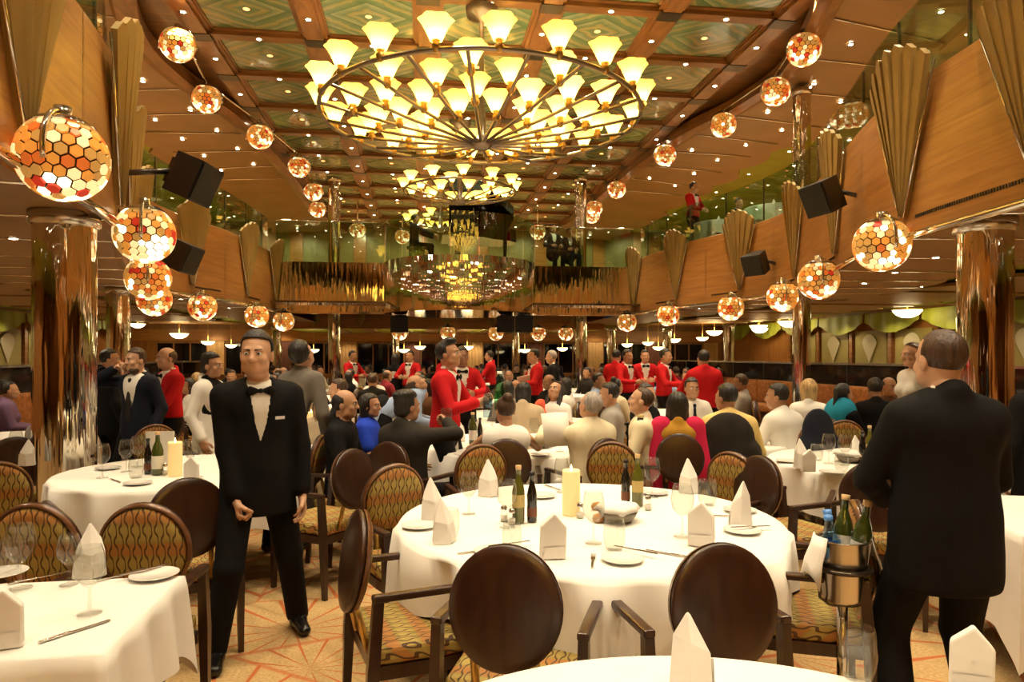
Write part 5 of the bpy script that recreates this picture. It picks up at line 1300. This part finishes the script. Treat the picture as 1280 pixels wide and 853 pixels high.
TEMPL = {}
def person(loc, rz, label, mats, key=None, group=None, **kw):
    """one person: an Empty at the floor with body, clothes, hair as children"""
    md = mats_for(mats); o = empty('person', loc, rz); tag(o, label, 'person', group)
    if key is not None and key in TEMPL: meshes, J = TEMPL[key]
    else:
        out, J = figure(**kw); meshes = {}
        for nm, (parts, mk) in out.items():
            ms = [MATS['eye_white'], MATS['iris']] if mk == 'eye' else [None]
            meshes[nm] = (np_mesh(nm.strip(), parts, ms), mk)
        if key is not None: TEMPL[key] = (meshes, J)
    for nm, (me, mk) in meshes.items():
        c = link(nm.strip(), me, o)
        if mk != 'eye':
            c.material_slots[0].link = 'OBJECT'; c.material_slots[0].material = md[mk] if isinstance(md[mk], bpy.types.Material) else CLOTH[md[mk]]
    return o, J
def to_world(o, q): return Matrix.Translation(o.location) @ Matrix.Rotation(o.rotation_euler.z, 4, 'Z') @ Vector(q)
Rf = FACE_CAM            # facing the camera;  -YAW faces away
C = CLOTH
# ================================================================ the people in the photograph
def lo(root, rz, px, py, zc):
    """local coordinates (person frame) of the photo point (px,py) at depth zc"""
    p = WP(px, zc, WZ(py, zc)); q = Matrix.Rotation(-rz, 3, 'Z') @ (p - Vector((root.x, root.y, 0))); return tuple(q)
# -- tuxedo man walking
rt = WP(322, 3.66); rz = face(28)
def ft(px, zc): 
    q = lo(rt, rz, px, HOR, zc); return (q[0], q[1], .09)
tux, J = person(rt, rz, 'man in black tuxedo and bow tie walking across the carpet at left', dict(skin=SKIN[0], tie=C['black']), vx=.010, hvx=.0045, H=1.72, build=1.0, hyaw=-.36, lean=.02,
    rh=lo(rt, rz, 296, 632, 3.50), lh=lo(rt, rz, 378, 618, 3.72), relb=(.6, -1, 0), lelb=(-.8, -.6, 0), rpose='grip', lpose='relax', rpalm=(-1, .2, 0), lpalm=(1, .2, 0),
    ra=ft(268, 3.50), la=ft(372, 3.98), rk=(0, 1, 0), lk=(0, 1, 0), vneck=.66, vw=.20, tvx=.0065, tie='bow', hair='short', hem=.74)
nb = MB().box((0, 0, 0), (.05, .006, .016)).build('name_badge', MATS['china'], tux); nb.location = tuple(J['T'](-.09, .150, .33)); nb.rotation_euler = (0, 0, .3)
# -- man in black suit from behind
rt = WP(1181, 2.62); rz = face(180)
person(rt, rz, 'man in black suit seen from behind at the right', dict(skin=SKIN[0], hair=HAIR['brown']), vx=.010, hvx=.0045, H=1.69, build=1.10, rh=(.10, .24, .98), lh=(-.10, .24, .98), relb=(1, -.5, -.3), lelb=(-1, -.5, -.3), rpose='fist', lpose='fist', rpalm=(-1, 0, 0), lpalm=(1, 0, 0),
       ra=(.15, 0, .09), la=(-.15, 0.02, .09), hair='crop', hem=.69, hyaw=.05)
# -- red waiter carrying bottles
rt = WP(556, 6.0); rz = face(78)
wt, J = person(rt, rz, 'waiter in red jacket carrying a clear and a green bottle', dict(skin=SKIN[1], top=C['red']), vx=.011, hvx=.005, H=1.72, vneck=.8, vw=.2, tvx=.009, tie='bow', hair='spiky', hem=.95, hpitch=-.15, lean=.05,
    rh=(.10, .32, 1.18), lh=(-.10, .34, 1.20), relb=(.8, -.6, -.6), lelb=(-.8, -.6, -.6), rpose='grip', lpose='grip', rpalm=(-1, 0, 0), lpalm=(1, 0, 0))
for sd, mk, nm_, l in ((1, mk_clearbot, 'clearbot', 'clear water bottle held by the red waiter'), (-1, mk_greenbot, 'greenbot', 'green plastic bottle held by the red waiter')):
    q = to_world(wt, tuple(J['W'][sd] + V3(-sd * .035, .085 if sd > 0 else .14, -.13 if sd > 0 else -.10))); put(nm_, mk, q, 0, l, 'bottle', None, 1.15 if sd < 0 else 1.1)
# -- seated diners near
def seat(px, zc, deg, label, mats, chl=None, **kw):
    p = WP(px, zc); r = face(deg); kw.setdefault('vx', .013); kw.setdefault('hvx', .006)
    if chl: chair(p, r, chl)
    return person(p, r, label, mats, sit=True, **kw)
seat(437, 5.45, 88, 'balding man in black jacket seated in profile', dict(skin=SKIN[1], top=C['black'], shirt=C['black']), 'brown chair under the balding man in black', H=1.66, hair='balding', vneck=.3)
seat(468, 6.05, 92, 'dark haired woman in royal blue top beside the balding man', dict(skin=SKIN[1], top=C['blue'], low=C['black']), 'chair under the woman in royal blue', sex='f', H=1.52, hair='bob', top='shirt', sleeve='short', hyaw=-.2)
ds, JD = seat(512, 5.22, 150, 'man in dark grey suit seen from behind raising a glass', dict(skin=SKIN[2], top=C['charcoal']), 'brown oval chair under the dark grey suited man', H=1.66, hair='mess', build=1.1, rh=(.13, .30, 1.06), relb=(1, .0, -.25), rpose='grip', rpalm=(-1, .3, 0), hyaw=-.3)
put('tumbler', mk_tumbler, to_world(ds, tuple(JD['W'][1] + V3(-.05, .07, -.03))), 0, 'glass raised by the man in dark grey suit', 'glass')
seat(633, 5.42, 180, 'woman in sleeveless white dress with hair bun, seen from behind', dict(skin=SKIN[1], top=C['white'], low=C['white'], hair=HAIR['brown']), 'brown oval chair under the woman in white dress', sex='f', H=1.55, hair='bun', top='dress', sleeve='none', vest=True, low='skirt', hyaw=.3, rh=(.22, .36, .82), lh=(-.24, .32, .82))
OFF = [seat(736, 5.42, -150, 'grey haired officer in white uniform reading a menu', dict(skin=SKIN[0], top=C['cream'], hair=HAIR['grey'], low=C['white']), 'brown oval chair under the grey haired officer', H=1.64, hair='crop', top='shirt', build=1.12, rh=(.12, .36, .98), lh=(-.18, .36, .98), rpose='grip', lpose='grip', hpitch=-.25, lean=.08)]
OFF.append(seat(800, 5.85, -105, 'younger officer in white uniform with dark shoulder boards', dict(skin=SKIN[0], top=C['cream'], hair=HAIR['brown'], low=C['white']), 'brown chair under the younger officer', H=1.66, hair='crop', top='shirt', hpitch=-.2, lean=.1, tie='tie'))
seat(757, 6.75, -95, 'man with dark hair in pale striped shirt behind the officers', dict(skin=SKIN[2], top=C['grey']), None, H=1.66, hair='short', top='shirt')
mn = MB().strip([[(-.12, .0, 0), (0, .02, 0), (.12, 0, 0)], [(-.12, .03, .26), (0, .05, .26), (.12, .03, .26)]]).build('menu', MATS['paper']); p = WP(698, 5.25); mn.location = (p.x, p.y, .88); mn.rotation_euler = (.35, 0, FACE_CAM + .5); mn.modifiers.new('t', 'SOLIDIFY').thickness = .003; tag(mn, 'open white menu held by the grey haired officer', 'menu')
def epaulettes(o, J):
    for sx in (-1, 1):
        e = MB().box((0, 0, 0), (.10, .05, .012)).build('shoulder_board', MATS['black'], o); e.location = tuple(J['T'](sx * .13, -.005, .522)); e.rotation_euler = (0, sx * .35, 0)
        s_ = MB().box((0, 0, .008), (.02, .052, .006)).box((.03, 0, .008), (.012, .052, .006)).build('stripe', MATS['gold_label'], e)
for q in OFF: epaulettes(*q)
def draped_coat(px, zc, deg, mat, label):
    p = WP(px, zc); v, q = relax(mesh_sdf([ecap((0, -.275, .90), (0, -.31, .42), .215, .255, (1, 0, 0), .26, .03), ecap((-.2, -.27, .80), (-.25, -.25, .45), .06, .05, k=.04), ecap((.2, -.27, .80), (.25, -.25, .45), .06, .05, k=.04)], .014))
    o = link('jacket', np_mesh('jacket', [(v, q, 0)], [mat])); o.location = (p.x, p.y, 0); o.rotation_euler = (0, 0, face(deg)); tag(o, label, 'jacket')
draped_coat(906, 5.93, 168, C['charcoal'], 'dark grey jacket hung over the chair of the yellow shirt man')
draped_coat(990, 6.3, -150, C['navy'], 'navy jacket hung over the chair of the white shirt man')
t2 = WP(648, 6.50); round_table(t2, .92, 'white cloth of the officers\' round table', .28, 11); g2 = 'on the officers\' table'
for px, py, sc, l in ((562, 560, 1., 'leftmost'), (592, 555, 1, 'beside the dark bottle'), (700, 565, 1, 'by the menu'), (668, 553, 1, 'behind the woman in white')): glass(px, py, 'glass %s %s' % (l, g2), 'glasses ' + g2, True)
put('winebot', mk_winebot, on(591, 556), 0, 'dark bottle with gold top ' + g2, 'bottle'); put('vin', mk_vin, on(600, 556), 0, 'dark vinegar bottle ' + g2, 'bottle')
for px, py, l in ((566, 562, 'leftmost'), (616, 556, 'behind the dark bottle'), (575, 552, 'far left')): napkin(px, py, 'napkin %s %s' % (l, g2), 'napkins ' + g2)
plate(580, 570, 'left plate ' + g2, 'plates ' + g2); plate(676, 570, 'right plate ' + g2, 'plates ' + g2); put('basket', mk_basket, on(676, 560), 0, 'bread basket ' + g2, 'basket')
# table of the pink woman
t3 = WP(898, 7.0); round_table(t3, .88, 'white cloth of the table of the woman in pink', .28, 13)
seat(846, 5.78, 172, 'woman in pink shawl over yellow with long black hair, from behind', dict(skin=SKIN[2], top=C['gold'], low=C['pink'], shawl=C['pink']), 'brown oval chair under the woman in pink shawl', sex='f', H=1.58, hair='long', top='shirt', low='skirt',
     extra=[('shawl', [ecap((-.13, -.10, .99), (-.21, -.13, .46), .085, .10, (1, 0, 0), .55, .05), ecap((.13, -.10, .99), (.19, -.12, .62), .085, .09, (1, 0, 0), .55, .05), ecap((-.14, -.06, .985), (-.10, .05, .80), .07, .06, k=.05), ecap((.14, -.06, .985), (.10, .05, .80), .07, .06, k=.05)], 'shawl')])
seat(912, 5.95, 168, 'man in yellow shirt leaning on the table, from behind', dict(skin=SKIN[2], top=C['yellow']), 'chair draped with a dark jacket under the yellow shirt man', H=1.74, hair='short', top='shirt', build=1.15, lean=.25, hyaw=.7)
seat(986, 6.35, -150, 'man in white shirt leaning forward at the right round table', dict(skin=SKIN[2], top=C['white']), 'brown chair under the white shirt man', H=1.72, hair='short', top='shirt', build=1.1, lean=.30, hyaw=.5)
seat(866, 7.95, 5, 'man in pale shirt and tie facing us behind the pink woman', dict(skin=SKIN[2], top=C['shirt'], tie=C['navy']), None, H=1.68, hair='short', top='shirt', tie='tie')
seat(812, 7.25, 40, 'young woman in black with long black hair facing us', dict(skin=SKIN[1], top=C['black']), None, sex='f', H=1.60, hair='long', top='shirt')
seat(1012, 7.75, 150, 'blonde short haired woman in white top', dict(skin=SKIN[0], top=C['white'], hair=HAIR['blond']), None, sex='f', H=1.68, hair='bob', top='shirt')
seat(1053, 7.15, 115, 'person in teal vest over black sleeves', dict(skin=SKIN[2], top=C['black'], vest=C['teal']), 'brown chair under the person in teal vest', sex='f', H=1.62, hair='pony', top='shirt', lean=.1,
     extra=[('vest', [ecap((0, -.07, .62), (0, -.03, .98), .175, .178, (1, 0, 0), .70, .03)], 'vest')])
seat(1092, 7.9, 170, 'man in black shirt from behind near the booths', dict(skin=SKIN[2], top=C['black']), None, H=1.68, hair='short', top='shirt')
seat(1114, 8.6, 10, 'bald man facing us by the booths', dict(skin=SKIN[1], top=C['brown']), None, H=1.66, hair='balding', top='shirt')
# table of the coral woman
t4 = WP(672, 8.55); round_table(t4, .8, 'white cloth of the table before the woman in coral', .28, 15)
seat(655, 7.45, 172, 'person in pale jacket with dark hair seen from behind', dict(skin=SKIN[1], top=C['beige']), None, H=1.64, hair='bob', top='jacket')
seat(690, 7.75, -30, 'woman in coral shawl with long black hair looking down', dict(skin=SKIN[1], top=C['white'], shawl=C['coral']), None, sex='f', H=1.62, hair='long', top='shirt', hpitch=-.45,
     extra=[('shawl', [ecap((.15, .01, 1.0), (.20, .08, .60), .085, .085, (0, 1, 0), .7, .04), ecap((.15, -.05, 1.0), (.05, .10, .85), .06, .05, k=.05)], 'shawl')])
# left-hand group
t5 = WP(402, 7.1); round_table(t5, .8, 'white cloth of the table behind the tuxedo man', .28, 17); put('candle', mk_candle, on(389, 543), 0, 'pillar candle on the table behind the tuxedo man', 'candle')
seat(399, 6.45, 5, 'little girl with dark fringe at the table behind the tuxedo man', dict(skin=SKIN[1], top=C['beige'], low=C['beige']), None, sex='f', H=1.36, hair='bob', top='shirt')
seat(419, 7.6, -80, 'man in dark suit in profile behind the balding man', dict(skin=SKIN[0], top=C['navy'], hair=HAIR['brown']), None, H=1.68, hair='short', vneck=.6)
seat(55, 6.1, 60, 'woman with long black hair bending behind the left chrome column', dict(skin=SKIN[1], top=C['grey']), None, sex='f', H=1.62, hair='long', top='shirt', lean=.5, hpitch=-.4)
t6 = WP(-5, 6.75); round_table(t6, .85, 'white cloth of the table at the far left edge', .28, 19)
glass(20, 575, 'stemmed glass on the far left edge table', 'glasses', True); napkin(35, 582, 'napkin on the far left edge table', 'napkins')
chair_at(15, 5.5, t6, 'striped chair before the far left edge table')
def stand(px, zc, deg, label, mats, **kw):
    p = WP(px, zc); kw.setdefault('vx', .014); kw.setdefault('hvx', .006); z0 = kw.pop('z0', 0); return person((p.x, p.y, z0), face(deg), label, mats, **kw)
stand(134, 7.6, 150, 'man in black suit with his back half turned at far left', dict(skin=SKIN[0], top=C['black']), H=1.66, hair='short', hyaw=-.6)
ph, J = stand(173, 6.75, -18, 'bearded man in navy suit talking on a mobile phone', dict(skin=SKIN[0], top=C['navy'], hair=HAIR['brown'], tie=C['charcoal']), H=1.66, hair='short', vneck=.95, vw=.27, tvx=.009, tie='tie', hem=.70, hyaw=-.2, rh=(.165, .12, 1.45), relb=(1, .3, -.6), rpose='grip', rpalm=(-1, 0, 0),
    extra=[('beard', [ell((-.01, .062, 1.435), (.046, .052, .040), k=.02)], 'hair')])
q = to_world(ph, tuple(J['HP'](.088, .02, -.01))); mp_ = bevel(MB().box((0, 0, 0), (.012, .065, .13)).build('mobile_phone', MATS['black']), .004); mp_.location = q; mp_.rotation_euler = (.5, 0, ph.rotation_euler.z); tag(mp_, 'black mobile phone held to the bearded man\'s ear', 'phone')
stand(211, 7.35, -38, 'bald waiter in red jacket and bow tie at left', dict(skin=SKIN[0], top=C['red'], hair=HAIR['brown']), H=1.68, hair='crown' if False else 'balding', vneck=.6, tie='bow', hem=.92, rh=(-.05, .26, 1.0), lh=(.02, .28, 1.03), relb=(1, -.6, -.3), lelb=(-1, -.6, -.3))
stand(262, 6.35, 82, 'black haired woman in white jacket standing left of the tuxedo man', dict(skin=SKIN[2], top=C['white'], low=C['white'], shirt=C['black']), sex='f', H=1.61, hair='mess', hem=.70, vneck=.3)
stand(352, 5.5, 165, 'person in grey suit bending forward behind the tuxedo man', dict(skin=SKIN[0], top=C['greyb']), H=1.80, hair='short', lean=.50, tilt=-.05, twist=-.3, hpitch=-.6)
stand(478, 8.0, 100, 'man in sky blue shirt bending over a table', dict(skin=SKIN[2], top=C['skyblue'], hair=HAIR['brown']), H=1.70, hair='balding', lean=1.15, top='shirt', rh=(.2, .62, .78), lh=(-.2, .62, .78), hpitch=-.8)
stand(880, 9.0, 180, 'broad waiter in red jacket with his back to us', dict(skin=SKIN[1], top=C['red']), H=1.67, hair='crop', build=1.15, hem=.9, rh=(.15, .3, 1.0), lh=(-.15, .3, 1.0), relb=(1, -.4, -.3), lelb=(-1, -.4, -.3))
stand(1143, 6.9, -82, 'woman with dark ponytail in white top standing by the black suited man', dict(skin=SKIN[0], top=C['white'], hair=HAIR['brown']), sex='f', H=1.72, hair='pony', top='shirt', sleeve='long')
stand(1312, 4.3, 170, 'person in black jacket cut by the right edge', dict(skin=SKIN[0]), H=1.60, hair='short', build=1.05)
# -- waiters farther back (one body, own clothes and place)
WK = dict(H=1.70, vneck=.6, tie='bow', hem=.92, rh=(.12, .30, 1.12), lh=(-.12, .30, 1.12), relb=(1, -.6, -.4), lelb=(-1, -.6, -.4), vx=.018, hvx=.008, eyes=False)
for px, zc, deg, l, hd in ((440, 15.5, 60, 'beside the left tall chrome column', 'short'), (513, 15, -20, 'left of the waiter with bottles', 'short'), (577, 8.6, 10, 'half hidden behind the waiter with bottles', 'short'), (613, 15.5, -100, 'holding a tray under the piano stage', 'short'), (669, 11.4, -75, 'holding a white menu in the middle', 'short'),
                           (770, 13, 150, 'turned away, right of the tall right column', 'short'), (783, 12.2, 40, 'leaning beside the tall right column', 'short'), (806, 13.2, 0, 'behind the officers at far right', 'short'), (830, 11.2, 60, 'reading an order left of the broad waiter', 'short')):
    stand(px, zc, deg, 'far waiter in red jacket ' + l, dict(skin=SKIN[random.randrange(4)], top=C['red']), key='waiter', group='far waiters in red', **WK)
p = WP(655, 11.3); m2 = MB().box((0, 0, 0), (.22, .008, .30)).build('menu', MATS['paper']); m2.location = (p.x, p.y, 1.12); m2.rotation_euler = (-.5, .2, face(10)); tag(m2, 'white menu held by the far red waiter in the middle', 'menu')
stand(691, 12.4, -100, 'man in black suit behind the far waiter with menu', dict(skin=SKIN[0], hair=HAIR['grey']), key='suit', H=1.68, vneck=.4, vx=.018, hvx=.008, eyes=False)
stand(494, 15.2, 170, 'woman in black with black hair near the far left waiters', dict(skin=SKIN[1]), key='wsuit', sex='f', hair='long', H=1.62, vneck=.0, vx=.018, hvx=.008, eyes=False)
# -- upper deck
p = WP(866, 15.3); 
bw_, J = stand(866, 15.75, 40, 'waiter in red jacket and apron on the upper right balcony', dict(skin=SKIN[0], top=C['red'], apron=C['black']), z0=UF, H=1.74, vneck=.7, tie='bow', hair='short', hem=.92, hyaw=.3, rh=(.1, .3, 1.05), lh=(-.1, .3, 1.05), relb=(1, -.6, -.4), lelb=(-1, -.6, -.4), vx=.016, hvx=.007, eyes=False)
pp = Vector((XB - 1.12, YE - .1, UF)); bs = MB().box((0, 0, .44), (.5, .4, .08)).box((0, 0, .2), (.4, .3, .4)).build('piano_bench', MATS['piano_black']); bs.location = (pp.x, pp.y, UF); tag(bs, 'black piano bench on the stage', 'bench')
person((pp.x, pp.y, UF), -PI / 2, 'pianist in dark suit seated on the stage', dict(skin=SKIN[1], top=C['navy']), sit=True, H=1.70, hair='short', vneck=.5, rh=(.2, .42, .78), lh=(-.2, .42, .78), vx=.018, hvx=.008, eyes=False)
for px, zc, l in ((692, 18.6, 'right of the piano behind glass'), (712, 19.2, 'second right of the piano behind glass'), (925, 15.5, 'at the upper right table')):
    p = WP(px, zc); person((p.x, p.y, UF), face(20), 'upper deck diner ' + l, dict(skin=SKIN[1], top=C['black']), key='sj', sit=True, group='upper deck diners', H=1.68, hair='short', vneck=.4, vx=.02, hvx=.009, eyes=False)
# -- the crowd
KINDS = {'sj': dict(H=1.68, hair='short', vneck=.5), 'sm': dict(H=1.68, hair='short', top='shirt'), 'sb': dict(H=1.64, hair='balding', top='shirt'), 'sg': dict(H=1.66, hair='crop', top='shirt', lean=.12),
         'sf': dict(H=1.58, sex='f', hair='long', top='shirt', low='skirt'), 'sc': dict(H=1.56, sex='f', hair='bob', top='shirt', low='skirt', lean=.1), 'su': dict(H=1.56, sex='f', hair='bun', top='shirt', low='skirt')}
FEM = ('sf', 'sc', 'su')
SCH = simple_chair_proto(); sch_used = False
rng = random.Random(21)
rows_ = [(9.6, (0, 2, 3)), (11.9, (0, 1, 2, 3, 4)), (14.2, (0, 1, 2, 3, 4)), (16.6, (0, 1, 2, 3, 4)), (19.0, (0, 1, 2, 3, 4)), (21.6, (0, 1, 2, 3, 4))]
rw = ['first', 'second', 'third', 'fourth', 'fifth', 'sixth']; cw = ['far left', 'left', 'middle', 'right', 'far right']; sw_ = ['near side', 'near right side', 'right side', 'far side', 'left side', 'near left side']
cols = ['black', 'white', 'grey', 'navy', 'maroon', 'skyblue', 'black', 'purple', 'charcoal', 'cream', 'brown', 'charcoal', 'black', 'white', 'navy', 'black']
nm_col = dict(greyb='grey', skyblue='sky blue', charcoal='dark grey', cream='cream', beige='beige')
standing = [WP(px, zc) for px, zc in ((440, 15.5), (513, 15), (577, 8.6), (613, 15.5), (669, 11.4), (770, 13), (783, 12.2), (806, 13.2), (830, 11.2), (691, 12.4), (494, 15.2), (880, 9.0), (478, 8.0), (655, 7.45), (690, 7.75), (812, 7.25), (866, 7.95), (1002, 12.6), (418, 19.6), (726, 19.6), (764, 25))]
tabs_ = []; COLS = [WP(1002, 12.6), WP(418, 19.6), WP(726, 19.6), WP(148, 11.5), WP(911, 22)]
for i, (zc, cs_) in enumerate(rows_):
    for c_ in cs_:
        x = X0 + (c_ - 2) * 2.55 + (.9 if i % 2 else .2) - (1.0 if zc > 13 else .2); y = zc
        c0 = Vector((x, y, 0))
        if not -4.5 < x < 6.9 or any((Vector((q.x, q.y, 0)) - c0).length < 1.05 for q in COLS): continue
        if any((Vector((q.x, q.y, 0)) - c0).length < .95 for q in standing) : y += .45; c0.y = y
        loc_ = '%s table, %s far row' % (cw[c_], rw[i])
        round_table(c0, .72, 'white cloth of the ' + loc_, .28, 40 + i * 6 + c_, False)
        for k_ in range(3):
            a = rng.random() * 6; put('wine', mk_wine, (x + .5 * math.cos(a + k_ * 2.1), y + .5 * math.sin(a + k_ * 2.1), TZ), 0, 'wine glass %s on the %s' % (('alone', 'second', 'third')[k_], loc_), 'glass', 'glasses on far tables')
        for k_ in range(6):
            if rng.random() < .10: continue
            a = -PI / 2 + k_ * PI / 3 + .2 * (rng.random() - .5); r = 1.0
            p = Vector((x + r * math.cos(a), y + r * math.sin(a), 0))
            if any((Vector((q.x, q.y, 0)) - p).length < .55 for q in standing) or p.x > 7.1 or p.x < -5.0: continue
            if any((q - p).length < .55 for q in tabs_): continue
            tabs_.append(p)
            rz = toward(p, (x, y)); kd = rng.choice(list(KINDS)); cl = rng.choice(cols)
            if not sch_used: ch = SCH; sch_used = True
            else: ch = copy_tree(SCH)
            ch.location = p; ch.rotation_euler = (0, 0, rz); tag(ch, 'oval chair, %s, %s' % (sw_[k_], loc_), 'chair', 'chairs at the far tables')
            hc = rng.choice(('black', 'black', 'brown', 'black', 'black', 'brown', 'grey' if kd in ('sb', 'sg') else 'black', 'black' if rng.random() < .6 else 'blond'))
            person(p, rz, '%s in %s, %s, %s' % ('woman' if kd in FEM else 'man', nm_col.get(cl, cl), sw_[k_], loc_), dict(skin=SKIN[rng.randrange(4)], top=C[cl], low=C['black'], hair=HAIR[hc]), key=kd, group='diners at the far tables', sit=True, vx=.020, hvx=.009, eyes=False, **KINDS[kd])
